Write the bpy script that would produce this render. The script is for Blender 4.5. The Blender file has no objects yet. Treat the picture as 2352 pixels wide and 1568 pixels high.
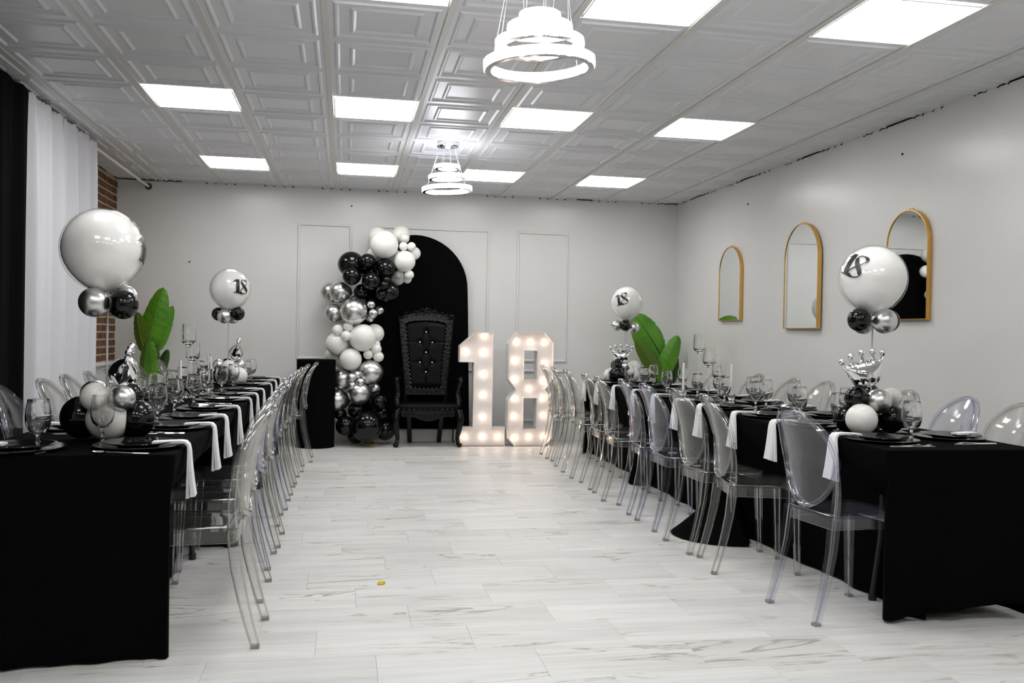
import bpy, math, random
from math import sin, cos, pi, sqrt, radians, exp
from mathutils import Vector, Matrix
from mathutils.geometry import tessellate_polygon

sc = bpy.context.scene
C = sc.collection
random.seed(7)

# ------------------------------------------------------------------ camera
FPX, YAW, PIT, ROL, HC = 2079.19, .1817, -.0083, .0183, 1.22
fwd = Vector((sin(YAW)*cos(PIT), cos(YAW)*cos(PIT), sin(PIT)))
rgt = Vector((cos(YAW), -sin(YAW), 0))
upv = rgt.cross(fwd)
rgt, upv = rgt*cos(ROL)+upv*sin(ROL), upv*cos(ROL)-rgt*sin(ROL)
cam_data = bpy.data.cameras.new('camera')
cam = bpy.data.objects.new('camera', cam_data)
C.objects.link(cam)
M = Matrix.Identity(4)
for i in range(3):
    M[i][0], M[i][1], M[i][2] = rgt[i], upv[i], -fwd[i]
M[0][3], M[1][3], M[2][3] = 0, 0, HC
cam.matrix_world = M
cam_data.sensor_width = 36
cam_data.lens = FPX/2352*36
cam_data.clip_start = .05
cam_data.dof.use_dof = True
cam_data.dof.focus_distance = 5.6
cam_data.dof.aperture_fstop = 5.6
sc.camera = cam

def at(px, py, Y):
    """point of the room seen at a place of the photograph, on the plane y = Y"""
    d = fwd + rgt*((px-1176)/FPX) - upv*((py-784)/FPX)
    return d*(Y/d.y) + Vector((0, 0, HC))
def depth(p):
    return (Vector(p)-Vector((0, 0, HC))).dot(fwd)

# ------------------------------------------------------------------ world, exposure
w = bpy.data.worlds.new('world'); sc.world = w; w.use_nodes = True
w.node_tree.nodes['Background'].inputs[0].default_value = (.5, .5, .5, 1)
w.node_tree.nodes['Background'].inputs[1].default_value = .05
sc.view_settings.view_transform = 'Standard'
sc.view_settings.look = 'None'
sc.view_settings.gamma = 1
sc.view_settings.use_curve_mapping = False
sc.view_settings.exposure = 0.37
PANEL_LIGHT = 9.0
cy = sc.cycles
cy.use_denoising = True
cy.use_light_tree = False
cy.max_bounces = 14
cy.diffuse_bounces = 4
cy.glossy_bounces = 4
cy.transmission_bounces = 12
cy.transparent_max_bounces = 96
cy.sample_clamp_indirect = 6
cy.use_adaptive_sampling = True
cy.adaptive_threshold = .085
cy.adaptive_min_samples = 18

# ------------------------------------------------------------------ helpers
CE = HC+1.5678            # ceiling height 2.788
YB = 10.17                # back wall
YF = -4.6                 # wall behind the camera
XL = -2.40                # brick wall
def wx(y): return 3.825+(10.15-y)*.0123      # mirror wall

class MB:
    def __init__(s): s.v = []; s.f = []; s.edge = set()
    def add(s, vs, fs):
        o = len(s.v); s.v += [tuple(p) for p in vs]; s.f += [tuple(i+o for i in q) for q in fs]; return s
    def box(s, c, d, rot=None):
        x, y, z = d[0]/2, d[1]/2, d[2]/2
        vs = [Vector((a*x, b*y, e*z)) for a in (-1, 1) for b in (-1, 1) for e in (-1, 1)]
        if rot is not None: vs = [rot @ p for p in vs]
        vs = [p+Vector(c) for p in vs]
        return s.add(vs, [(0, 1, 3, 2), (4, 6, 7, 5), (0, 4, 5, 1), (2, 3, 7, 6), (0, 2, 6, 4), (1, 5, 7, 3)])
    def loft(s, rings, closed=True, cap=True, loop=False):
        n = len(rings[0]); vs = [p for r in rings for p in r]; fs = []
        m = len(rings)
        for i in range(m if loop else m-1):
            for j in range(n if closed else n-1):
                a, b = i*n+j, i*n+(j+1) % n
                k = ((i+1) % m)*n
                fs.append((a, b, k+(j+1) % n, k+j))
        if cap and closed and not loop:
            fs.append(tuple(range(n-1, -1, -1))); fs.append(tuple(range((m-1)*n, m*n)))
        return s.add(vs, fs)
    def tube(s, pts, rad, n=8, prof=None, cap=True, loop=False, up=(0, 0, 1), edges=False):
        f0 = len(s.f)
        pts = [Vector(p) for p in pts]; m = len(pts)
        if prof is None: prof = [(cos(2*pi*k/n), sin(2*pi*k/n)) for k in range(n)]
        rings = []; nrm = None
        for i, p in enumerate(pts):
            a = pts[(i-1) % m] if (i or loop) else p
            b = pts[(i+1) % m] if (i < m-1 or loop) else p
            t = (b-a).normalized()
            if nrm is None:
                u = Vector(up)
                if abs(t.dot(u)) > .95: u = Vector((1, 0, 0))
                nrm = (u-t*t.dot(u)).normalized()
            else: nrm = (nrm-t*t.dot(nrm)).normalized()
            bi = t.cross(nrm)
            r = rad[i] if isinstance(rad, list) else rad
            rx, ry = r if isinstance(r, tuple) else (r, r)
            rings.append([p+nrm*(q[1]*ry)+bi*(q[0]*rx) for q in prof])
        s.loft(rings, True, cap, loop)
        if edges:                       # the bevelled corners take the second material
            k = len(prof)
            s.edge |= {f0+i for i in range((m if loop else m-1)*k) if (i % k) % 2 == 0}
        return s
    def lathe(s, prof, n=24, c=(0, 0, 0), closed=False):
        rings = [[(c[0]+r*cos(2*pi*k/n), c[1]+r*sin(2*pi*k/n), c[2]+z) for k in range(n)] for r, z in prof]
        return s.loft(rings, True, not closed, closed)
    def sphere(s, c, r, n=10, m=7, sc3=(1, 1, 1)):
        prof = []
        rings = []
        for i in range(m+1):
            a = -pi/2+pi*i/m
            rr = max(cos(a), .02)*r; z = sin(a)*r
            rings.append([(c[0]+rr*cos(2*pi*k/n)*sc3[0], c[1]+rr*sin(2*pi*k/n)*sc3[1], c[2]+z*sc3[2]) for k in range(n)])
        return s.loft(rings)
    def prism(s, polys, fn):
        """outline (with holes) extruded: fn(u, v, side) -> point, side 0 front, 1 back"""
        tris = tessellate_polygon([[Vector((p[0], p[1], 0)) for p in q] for q in polys])
        flat = [p for q in polys for p in q]; n = len(flat)
        vs = [fn(p[0], p[1], 0) for p in flat]+[fn(p[0], p[1], 1) for p in flat]
        fs = [tuple(t) for t in tris]+[tuple(i+n for i in reversed(t)) for t in tris]
        o = 0
        for q in polys:
            k = len(q)
            for i in range(k):
                a, b = o+i, o+(i+1) % k
                fs.append((a, b, b+n, a+n))
            o += k
        return s.add(vs, fs)
    def mesh(s, name, mat, smooth=35):
        me = bpy.data.meshes.new(name); me.from_pydata(s.v, [], s.f)
        import bmesh
        bm = bmesh.new(); bm.from_mesh(me); bmesh.ops.recalc_face_normals(bm, faces=bm.faces); bm.to_mesh(me); bm.free()
        if isinstance(mat, (list, tuple)):
            for q in mat: me.materials.append(q)
            for i in s.edge: me.polygons[i].material_index = 1
        elif mat is not None: me.materials.append(mat)
        if smooth:
            for p in me.polygons: p.use_smooth = True
            me.set_sharp_from_angle(angle=radians(smooth))
        me.update(); return me
    def build(s, name, mat, parent=None, smooth=35):
        return obj(name, s.mesh(name, mat, smooth), parent)

def obj(name, me, parent=None, loc=None, rot=None, scale=None):
    o = bpy.data.objects.new(name, me); C.objects.link(o)
    if parent is not None: o.parent = parent
    if loc is not None: o.location = loc
    if rot is not None: o.rotation_euler = rot
    if scale is not None: o.scale = scale
    return o
def tag(o, label, cat, group=None, kind=None):
    o['label'] = label; o['category'] = cat
    if group: o['group'] = group
    if kind: o['kind'] = kind
    return o
def thing(name, label, cat, loc=(0, 0, 0), rz=0, group=None):
    o = obj(name, None, None, loc, (0, 0, rz))
    return tag(o, label, cat, group)
def struct(o, label=None):
    o['kind'] = 'structure'
    if label: o['label'] = label
    return o
def dup(root, loc, rz, label, group=None):
    r = root.copy(); C.objects.link(r); r.location = loc; r.rotation_euler = (0, 0, rz); r['label'] = label
    if group: r['group'] = group
    for ch in list(root.children):
        c = ch.copy(); C.objects.link(c); c.parent = r
        for g in list(ch.children):
            d = g.copy(); C.objects.link(d); d.parent = c
    return r
def kill(root):
    for ch in list(root.children):
        for g in list(ch.children): bpy.data.objects.remove(g)
        bpy.data.objects.remove(ch)
    bpy.data.objects.remove(root)
ORD = ['first', 'second', 'third', 'fourth', 'fifth', 'sixth', 'seventh', 'eighth', 'ninth', 'tenth', 'eleventh', 'twelfth']

# ------------------------------------------------------------------ materials
def pm(name, col, rough=.5, metal=0, **k):
    m = bpy.data.materials.new(name); m.use_nodes = True
    b = m.node_tree.nodes['Principled BSDF']
    b.inputs['Base Color'].default_value = (*col, 1)
    b.inputs['Roughness'].default_value = rough
    b.inputs['Metallic'].default_value = metal
    for a, v in k.items():
        n = {'trans': 'Transmission Weight', 'ior': 'IOR', 'coat': 'Coat Weight', 'coatr': 'Coat Roughness', 'sheen': 'Sheen Weight',
             'spec': 'Specular IOR Level', 'em': 'Emission Strength', 'emc': 'Emission Color', 'sss': 'Subsurface Weight'}[a]
        b.inputs[n].default_value = (*v, 1) if a == 'emc' else v
    return m
def nodes(m): return m.node_tree.nodes, m.node_tree.links, m.node_tree.nodes['Principled BSDF']
def noise_bump(m, scale, strength, dist=.002, detail=3, coords='Object', stretch=None):
    N, L, b = nodes(m)
    tc = N.new('ShaderNodeTexCoord'); mp = N.new('ShaderNodeMapping'); nz = N.new('ShaderNodeTexNoise'); bp = N.new('ShaderNodeBump')
    if stretch: mp.inputs['Scale'].default_value = stretch
    nz.inputs['Scale'].default_value = scale; nz.inputs['Detail'].default_value = detail
    bp.inputs['Strength'].default_value = strength; bp.inputs['Distance'].default_value = dist
    L.new(tc.outputs[coords], mp.inputs[0]); L.new(mp.outputs[0], nz.inputs['Vector']); L.new(nz.outputs['Fac'], bp.inputs['Height']); L.new(bp.outputs[0], b.inputs['Normal'])
    return nz
def mottle(m, c1, c2, scale, detail=4, lo=.35, hi=.65, coords='Object', stretch=None, rnd=False):
    N, L, b = nodes(m)
    tc = N.new('ShaderNodeTexCoord'); mp = N.new('ShaderNodeMapping'); nz = N.new('ShaderNodeTexNoise'); rp = N.new('ShaderNodeValToRGB')
    if stretch: mp.inputs['Scale'].default_value = stretch
    nz.inputs['Scale'].default_value = scale; nz.inputs['Detail'].default_value = detail
    rp.color_ramp.elements[0].position = lo; rp.color_ramp.elements[1].position = hi
    rp.color_ramp.elements[0].color = (*c1, 1); rp.color_ramp.elements[1].color = (*c2, 1)
    L.new(tc.outputs[coords], mp.inputs[0])
    if rnd:
        oi = N.new('ShaderNodeObjectInfo'); ml = N.new('ShaderNodeMath'); ml.operation = 'MULTIPLY'; ml.inputs[1].default_value = 57
        L.new(oi.outputs['Random'], ml.inputs[0]); L.new(ml.outputs[0], mp.inputs['Location'])
    L.new(mp.outputs[0], nz.inputs['Vector']); L.new(nz.outputs['Fac'], rp.inputs[0]); L.new(rp.outputs[0], b.inputs['Base Color'])
    return rp
m_wall = pm('white_wall_paint', (.74, .738, .722), .27, spec=.5)
mottle(m_wall, (.725, .722, .705), (.755, .752, .738), 1.3, 5)
noise_bump(m_wall, 1.8, .30, .012, 3)
m_trim = pm('white_trim_paint', (.76, .755, .74), .35)
m_base = pm('baseboard_paint', (.74, .73, .70), .45)
m_panel = pm('ceiling_panel_plastic', (.72, .725, .745), .33)
m_grid = pm('ceiling_grid_cream', (.66, .645, .60), .4)
m_ceil = pm('ceiling_board', (.55, .55, .55), .7)
m_gap_shade = pm('plenum_shade_black', (.01, .01, .01), .9)  # black colour standing for the shade inside the ceiling edge gaps
m_led = pm('led_diffuser', (1, 1, 1), .5, em=PANEL_LIGHT, emc=(1, .992, .978))
m_ledframe = pm('led_frame_white', (.75, .75, .75), .4)
m_brick = pm('red_brick', (.25, .09, .045), .9)
mottle(m_brick, (.075, .032, .02), (.20, .085, .05), 9, 5, rnd=True)
noise_bump(m_brick, 45, .6, .004)
m_mortar = pm('tan_mortar', (.46, .36, .22), .95)
noise_bump(m_mortar, 60, .7, .004)
m_sheer = pm('white_sheer_fabric', (.76, .755, .79), .85, spec=.1)
m_drape = pm('black_drape_fabric', (.003, .003, .0035), .95, spec=.05)
m_cloth = pm('black_tablecloth', (.0022, .0022, .0024), .85, spec=.03)
m_cloth2 = pm('black_stretch_cover', (.0025, .0025, .0025), .95, spec=.05)
m_black = pm('black_metal', (.012, .012, .012), .4)
m_greymetal = pm('dark_grey_steel', (.06, .06, .065), .4, .6)
m_white_metal = pm('white_enamel', (.78, .77, .75), .4)
m_chrome = pm('chrome', (.72, .72, .74), .08, 1)
m_steel = pm('cutlery_steel', (.75, .75, .75), .12, 1)
m_gold = pm('brushed_gold', (.70, .42, .12), .28, 1)
m_mirror = pm('mirror_glass', (.86, .89, .88), .015, 1)
m_napkin = pm('white_linen', (.84, .84, .85), .85, sheen=.2)
noise_bump(m_napkin, 300, .15, .001)
m_plate = pm('black_glazed_china', (.006, .006, .007), .09, spec=.6)
m_charger = pm('black_lacquer_charger', (.010, .010, .011), .16, spec=.6)
m_lblack = pm('black_latex', (.0035, .0035, .004), .10, spec=.42)
m_lwhite = pm('white_latex', (.86, .85, .81), .30, sss=.0, spec=.5)
m_lsilver = pm('chrome_latex', (.68, .68, .675), .31, 1)
m_globe = pm('white_globe_latex', (.92, .915, .89), .25, coat=1, coatr=.02)
m_foil = pm('silver_foil', (.86, .86, .87), .07, 1)
noise_bump(m_foil, 26, .35, .008, 2)
m_decal = pm('black_vinyl', (.008, .008, .008), .35)
m_stick = pm('clear_stick', (.55, .55, .55), .25)
m_glass = pm('clear_glass', (1, 1, 1), .01, trans=1, ior=1.46)
m_water = pm('water', (1, 1, 1), 0, trans=1, ior=1.33)
m_wax = pm('white_wax', (.85, .83, .80), .45, sss=0)
m_wick = pm('wick', (.1, .09, .08), .9)
m_leather = pm('black_leather', (.003, .003, .0032), .42, spec=.10)
noise_bump(m_leather, 140, .2, .001)
m_carve = pm('black_gloss_carved_wood', (.003, .003, .003), .26, spec=.28)
m_crystal = pm('crystal_button', (.9, .9, .92), .05, .6)
m_marq = pm('marquee_face_white', (.80, .775, .765), .35)
m_bulb = pm('warm_bulb', (1, .8, .6), .4, em=15, emc=(1, .70, .50))
m_socket = pm('bulb_socket', (.12, .07, .04), .5)
m_leaf = pm('banana_leaf_green', (.06, .19, .012), .38)
mottle(m_leaf, (.05, .20, .006), (.11, .33, .012), 3, 5, stretch=(1, 1, 1))
m_leaf2 = pm('banana_leaf_dark', (.022, .075, .008), .4)
m_leaf3 = pm('banana_leaf_olive', (.09, .17, .012), .42)
m_rib = pm('leaf_rib', (.13, .24, .03), .45)
m_rib2 = pm('leaf_rib_dark', (.012, .02, .006), .5)
m_pot = pm('pot_black', (.02, .02, .02), .5)
m_soil = pm('soil', (.03, .02, .012), .95)
m_yellow = pm('yellow', (.75, .50, .02), .5)
m_tape = pm('yellow_tape', (.55, .36, .02), .5)
m_crys_lit = pm('lit_crystal', (.9, .9, 1), .1, em=7.5, emc=(.93, .95, 1))
m_crys_lit.cycles.emission_sampling = 'NONE'
m_spot = pm('lit_spot', (1, 1, 1), .3, em=9, emc=(1, 1, 1))
m_cable = pm('steel_cable', (.75, .75, .78), .3, .3)
m_glide = pm('grey_plastic_glide', (.30, .29, .27), .6)

def acrylic(name, tint, edge, haze=.012, base=.045):
    """thin-walled polycarbonate: see-through face on, darker and shinier toward grazing angles, a little haze"""
    m = bpy.data.materials.new(name); m.use_nodes = True
    N, L = m.node_tree.nodes, m.node_tree.links; N.clear()
    out = N.new('ShaderNodeOutputMaterial'); tr = N.new('ShaderNodeBsdfTransparent'); gl = N.new('ShaderNodeBsdfGlossy'); di = N.new('ShaderNodeBsdfDiffuse')
    lw = N.new('ShaderNodeLayerWeight'); lw.inputs['Blend'].default_value = .5
    def math_(op, a, b):
        n = N.new('ShaderNodeMath'); n.operation = op
        for k, v in ((0, a), (1, b)):
            if isinstance(v, (int, float)): n.inputs[k].default_value = v
            else: L.new(v, n.inputs[k])
        return n.outputs[0]
    f5 = math_('POWER', lw.outputs['Facing'], 4.0); fac = math_('MULTIPLY_ADD', f5, .80); fac.node.inputs[2].default_value = base
    mc = N.new('ShaderNodeMix'); mc.data_type = 'RGBA'; mc.inputs[6].default_value = (*tint, 1); mc.inputs[7].default_value = (*edge, 1)
    L.new(math_('POWER', lw.outputs['Facing'], 3.0), mc.inputs[0]); L.new(mc.outputs[2], tr.inputs['Color'])
    gl.inputs['Roughness'].default_value = .06; gl.inputs['Color'].default_value = (.95, .95, .95, 1)
    di.inputs['Color'].default_value = (.8, .8, .8, 1)
    m1 = N.new('ShaderNodeMixShader'); m2 = N.new('ShaderNodeMixShader'); m2.inputs[0].default_value = haze
    L.new(fac, m1.inputs[0]); L.new(tr.outputs[0], m1.inputs[1]); L.new(gl.outputs[0], m1.inputs[2])
    L.new(m1.outputs[0], m2.inputs[1]); L.new(di.outputs[0], m2.inputs[2]); L.new(m2.outputs[0], out.inputs[0])
    return m
m_acr = [acrylic('clear_acrylic', (.975, .975, .965), (.50, .50, .47)), acrylic('violet_tinted_acrylic', (.96, .96, .985), (.42, .42, .62))]
m_acr_edge = [acrylic('clear_acrylic_edge', (.58, .58, .55), (.22, .22, .21), .04, .30), acrylic('violet_acrylic_edge', (.50, .49, .66), (.20, .19, .36), .04, .30)]

# clear outer skin of the big balloons: fresnel sheen over a see-through film
m_skin = bpy.data.materials.new('clear_balloon_skin'); m_skin.use_nodes = True
_n, _l = m_skin.node_tree.nodes, m_skin.node_tree.links
_n.clear()
_o = _n.new('ShaderNodeOutputMaterial'); _mx = _n.new('ShaderNodeMixShader'); _t = _n.new('ShaderNodeBsdfTransparent'); _g = _n.new('ShaderNodeBsdfGlossy'); _fr = _n.new('ShaderNodeFresnel')
_fr.inputs['IOR'].default_value = 1.35; _g.inputs['Roughness'].default_value = .02; _t.inputs['Color'].default_value = (.995, .995, .995, 1)
_geo = _n.new('ShaderNodeNewGeometry'); _inv = _n.new('ShaderNodeMath'); _inv.operation = 'SUBTRACT'; _inv.inputs[0].default_value = 1
_mul = _n.new('ShaderNodeMath'); _mul.operation = 'MULTIPLY'
_l.new(_geo.outputs['Backfacing'], _inv.inputs[1]); _l.new(_inv.outputs[0], _mul.inputs[0]); _l.new(_fr.outputs[0], _mul.inputs[1])
_l.new(_mul.outputs[0], _mx.inputs[0]); _l.new(_t.outputs[0], _mx.inputs[1]); _l.new(_g.outputs[0], _mx.inputs[2]); _l.new(_mx.outputs[0], _o.inputs[0])

# floor tiles: pale stone print with long dark veins running across the hall
m_tile = pm('pale_stone_tile', (.7, .7, .68), .40, spec=.4)
def tile_nodes():
    N, L, b = nodes(m_tile)
    tc = N.new('ShaderNodeTexCoord'); oi = N.new('ShaderNodeObjectInfo'); mp = N.new('ShaderNodeMapping')
    ml = N.new('ShaderNodeMath'); ml.operation = 'MULTIPLY'; ml.inputs[1].default_value = 91
    L.new(oi.outputs['Random'], ml.inputs[0]); L.new(ml.outputs[0], mp.inputs['Location']); L.new(tc.outputs['Object'], mp.inputs[0])
    def nz(sx, sy, s, d, dist=0):
        m2 = N.new('ShaderNodeMapping'); m2.inputs['Scale'].default_value = (sx, sy, 1)
        n = N.new('ShaderNodeTexNoise'); n.inputs['Scale'].default_value = s; n.inputs['Detail'].default_value = d; n.inputs['Distortion'].default_value = dist
        L.new(mp.outputs[0], m2.inputs[0]); L.new(m2.outputs[0], n.inputs['Vector']); return n
    def ramp(src, stops):
        r = N.new('ShaderNodeValToRGB'); e = r.color_ramp.elements
        while len(e) < len(stops): e.new(.5)
        for q, (p, c) in zip(e, stops): q.position = p; q.color = (c, c, c, 1) if not isinstance(c, tuple) else (*c, 1)
        L.new(src.outputs[0] if src.bl_idname != 'ShaderNodeTexNoise' else src.outputs['Fac'], r.inputs[0]); return r
    def mix(fac, a, bb, mode='MIX'):
        x = N.new('ShaderNodeMix'); x.data_type = 'RGBA'; x.blend_type = mode
        if isinstance(fac, float): x.inputs[0].default_value = fac
        else: L.new(fac, x.inputs[0])
        for s, v in ((6, a), (7, bb)):
            if isinstance(v, tuple): x.inputs[s].default_value = (*v, 1)
            else: L.new(v, x.inputs[s])
        return x.outputs[2]
    base = ramp(nz(.6, 4, 1.6, 5), [(.3, (.64, .635, .615)), (.7, (.76, .755, .735))])
    streak = ramp(nz(.35, 9, 2.2, 6, .4), [(.40, 1.0), (.50, 0.0), (.58, 1.0)])
    thin = ramp(nz(.55, 3.4, 1.4, 8, 1.5), [(.478, 0.0), (.5, 1.0), (.512, 0.0)])
    gate = ramp(nz(.8, 2.5, 1.4, 3), [(.46, 0.0), (.60, 1.0)])
    v = N.new('ShaderNodeMath'); v.operation = 'MULTIPLY'; L.new(thin.outputs[0], v.inputs[0]); L.new(gate.outputs[0], v.inputs[1])
    c1 = mix(.09, base.outputs[0], streak.outputs[0], 'MULTIPLY')
    c2 = mix(v.outputs[0], c1, (.33, .305, .255))
    hv = N.new('ShaderNodeMapRange'); hv.inputs['To Min'].default_value = .93; hv.inputs['To Max'].default_value = 1.02
    L.new(oi.outputs['Random'], hv.inputs['Value'])
    c3 = mix(1.0, c2, hv.outputs[0], 'MULTIPLY')
    L.new(c3, b.inputs['Base Color'])
tile_nodes()

# ------------------------------------------------------------------ the room
# floor
fl = MB().box((.75, (YF+YB)/2, -.055), (6.9, YB-YF+.2, .1)).build('floor', pm('tile_joint', (.58, .575, .555), .7), smooth=0)
struct(fl, 'pale stone-look tile floor with fine dark veins')
TL, TW, G = .61, .305, .0008
def tile_mesh(lx, ly):
    b = MB(); c = .0004
    x, y = lx/2-G/2, ly/2-G/2
    b.loft([[(-x, -y, -.004), (x, -y, -.004), (x, y, -.004), (-x, y, -.004)], [(-x, -y, -c), (x, -y, -c), (x, y, -c), (-x, y, -c)],
            [(-x+c, -y+c, 0), (x-c, -y+c, 0), (x-c, y-c, 0), (-x+c, y-c, 0)]])
    return b.mesh('floor_tile', m_tile, 0)
tm = tile_mesh(TL, TW)
nt = 0; rest = MB()
row = 0
y = YB-.02-TW/2
while y > YF:
    off = (row*.37 % 1)*TL
    x = XL-.3+off-TL
    while x < 4.3:
        x0, x1 = max(x-TL/2, XL), min(x+TL/2, wx(y)+.02)
        if x1-x0 > .04:
            near = y > 2.85 and -1.45 < x < 4.2
            hid = (2.75 < x < 3.0 and y < 8.6) or (-1.3 < x < -.95 and y < 8.6)
            full = x1-x0 > TL-.001
            if near and not hid and nt < 300:
                t = obj('floor_tile', tm if full else tile_mesh(x1-x0, TW), fl, ((x0+x1)/2, y, 0)); nt += 1
            else:
                rest.box(((x0+x1)/2, y, -.002), (x1-x0-G, TW-G, .004))
        x += TL
    y -= TW; row += 1
o = rest.build('floor_tiles_beyond', m_tile, fl, 0); o['kind'] = 'stuff'

# ceiling: pressed panels 2 ft x 4 ft, two coffers each, in a metal grid
P = .6096; CX0, CY0 = -1.3476, 6.1895
ce = MB().box((.75, (YF+YB)/2, CE+.07), (6.9, YB-YF+.2, .1)).build('ceiling', m_ceil, smooth=0)
struct(ce, 'white coffered drop ceiling with cream grid bars')
LOOPS = [(0, 0), (.040, 0), (.050, -.008), (.060, -.008), (.071, .003), (.122, .003), (.133, -.0065), (.142, -.0065), (.155, .002)]
def coffer(b, x0, x1, y0, y1, lx, ly, cutx=None):
    """one coffer, its relief cut off where the panel meets a wall"""
    rings = []
    for d, z in LOOPS:
        q = [(x0+d, y0+d, z), (x0+P-d, y0+d, z), (x0+P-d, y0+P-d, z), (x0+d, y0+P-d, z)]
        q = [(min(max(a, lx[0]), lx[1]), min(max(c, ly[0]), ly[1]), e) for a, c, e in q]
        rings.append(q)
    b.loft(rings, True, False)
    n = len(b.v)-4; b.f.append((n, n+1, n+2, n+3))
LIGHT_COLS, LIGHT_ROWS = (0, 2, 4, 6), (4, 0, -4, -8, -12)
panel_cache = {}
for j in range(-5, 7, 2):
    for i in range(-2, 9):
        x0 = CX0+i*P; y0 = CY0+j*P
        lx = (max(x0, XL+.0), min(x0+P, wx(y0+P))); ly1 = min(y0+2*P, YB)
        has_light = i in LIGHT_COLS and (j+1) in LIGHT_ROWS
        y1 = y0+P if has_light else ly1
        key = (round(lx[0]-x0, 2), round(lx[1]-x0, 3), round(y1-y0, 3))
        if key not in panel_cache:
            b = MB(); g = .0015
            for k in (0, 1):
                if y0+k*P < y1-.02:
                    coffer(b, 0, P, k*P, (k+1)*P, (lx[0]-x0+g, lx[1]-x0-g), (g, y1-y0-g))
            panel_cache[key] = b.mesh('ceiling_panel', m_panel, 0)
        obj('ceiling_panel', panel_cache[key], ce, (x0, y0, CE))
for i in range(-1, 9):
    b = MB(); x = CX0+i*P; h = .018
    b.loft([[(x-h, yy, CE-.003), (x-h+.002, yy, CE-.007), (x+h-.002, yy, CE-.007), (x+h, yy, CE-.003), (x, yy, CE+.012)] for yy in (CY0-5*P, YB-.002)])
    b.build('grid_bar', m_grid, ce, 0)
for j in range(-5, 6, 2):
    for i in range(-2, 9):
        x0 = max(CX0+i*P+.022, XL); x1 = min(CX0+(i+1)*P-.022, wx(CY0+j*P))
        if x1-x0 > .05: MB().box(((x0+x1)/2, CY0+j*P, CE+.0022), (x1-x0, .009, .003)).build('cross_tee', m_grid, ce, 0)
# solid black bits: painted shade for gaps where cut panel relief meets walls
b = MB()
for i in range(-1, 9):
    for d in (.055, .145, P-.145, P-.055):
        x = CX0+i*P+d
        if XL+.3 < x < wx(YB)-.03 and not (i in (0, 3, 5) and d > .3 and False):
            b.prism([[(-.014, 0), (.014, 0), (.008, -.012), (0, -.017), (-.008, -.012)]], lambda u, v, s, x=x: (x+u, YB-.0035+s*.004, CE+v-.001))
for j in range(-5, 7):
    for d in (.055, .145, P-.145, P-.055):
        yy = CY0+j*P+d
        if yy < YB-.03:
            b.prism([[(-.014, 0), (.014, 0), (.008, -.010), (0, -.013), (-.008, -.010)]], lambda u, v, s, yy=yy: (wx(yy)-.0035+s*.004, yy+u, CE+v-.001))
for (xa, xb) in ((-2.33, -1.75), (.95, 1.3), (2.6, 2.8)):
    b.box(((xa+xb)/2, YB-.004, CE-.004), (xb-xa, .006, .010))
o = b.build('ceiling_edge_gap_shade', m_gap_shade, ce, 0); o['kind'] = 'stuff'

# walls
def wallbox(name, a, b_, z0, z1, th, mat, label):
    a, b_ = Vector((*a, 0)), Vector((*b_, 0)); d = (b_-a).normalized(); n = Vector((d.y, -d.x, 0))   # thickness to the right of a->b
    q = [a, b_, b_+n*th, a+n*th]
    m = MB().loft([[(p.x, p.y, z0) for p in q], [(p.x, p.y, z1) for p in q]])
    return struct(m.build(name, mat, smooth=0), label)
wb = wallbox('wall_back', (wx(YB)+.1, YB), (XL-.1, YB), 0, CE+.02, .12, m_wall, 'white back wall with picture-frame moulding'); 
wr = wallbox('wall_right', (wx(YF), YF), (wx(YB), YB), 0, CE+.02, .12, m_wall, 'glossy white wall hung with arched mirrors')
wf = wallbox('wall_front', (XL-.1, YF), (wx(YF)+.1, YF), 0, CE+.02, .12, pm('grey_end_wall_paint', (.30, .30, .30), .6), 'grey end wall')
wl = wallbox('wall_left', (XL-.03, YB), (XL-.03, YF), 0, CE+.02, .12, m_wall, 'white lower wall with exposed red brick above a ledge')
SILL = .865
o = MB().box((XL-.018, 9.0, (SILL+CE)/2), (.03, 2.34, CE-SILL)).build('mortar_bed', m_mortar, wl, 0)
bmesh_cache = {}
def brick_mesh(ly):
    k = round(ly, 2)
    if k not in bmesh_cache:
        b = MB(); x, y, z, c = .018, ly/2, .0285, .004
        def ring(xx, i): return [(xx, -y+i, -z+i), (xx, y-i, -z+i), (xx, y-i, z-i), (xx, -y+i, z-i)]
        b.loft([ring(-x, 0), ring(x-c, 0), ring(x, c)])
        bmesh_cache[k] = b.mesh('brick', m_brick, 0)
    return bmesh_cache[k]
z = SILL+.038; row = 0
while z < CE-.02:
    header = row % 6 == 3
    L = .105 if header else .205
    y = YB-.006-(L if row % 2 else L/2)
    first = True
    while y > 8.35:
        ln = L-.011; yc = y+L/2
        if first and not row % 2:
            obj('brick', brick_mesh(L/2-.011), wl, (XL-.012, YB-.006-L/4, z), (0, 0, 0))
        first = False
        obj('brick', brick_mesh(ln), wl, (XL-.015+random.uniform(-.003, .003), yc, z+random.uniform(-.002, .002)), (random.uniform(-.01, .01), 0, 0))
        y -= L
    z += .0755; row += 1
struct(MB().box((XL+.005, 9.0, SILL-.015), (.07, 2.34, .032)).build('trim_1', m_trim, smooth=0), 'white ledge under the exposed brick')
struct(MB().box(((XL+wx(YB))/2, YB-.008, .065), (wx(YB)-XL, .016, .13)).build('baseboard_back', m_base, smooth=0), 'low white baseboard along the back wall')
wr_ang = math.atan2(wx(YF)-wx(YB), YB-YF)
o = MB().box((0, 0, 0), (.016, YB-YF-.03, .13)).build('baseboard_right', m_base, smooth=0); o.location = ((wx(YF)+wx(YB))/2-.008, (YF+YB)/2, .065); o.rotation_euler = (0, 0, wr_ang)
struct(o, 'white baseboard along the mirror wall')
for (xx, zz) in ((.04, 2.60), (-1.66, 1.93)):
    MB().sphere((xx, YB-.004, zz), .009, 6, 4).build('nail', m_black, wb)
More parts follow.
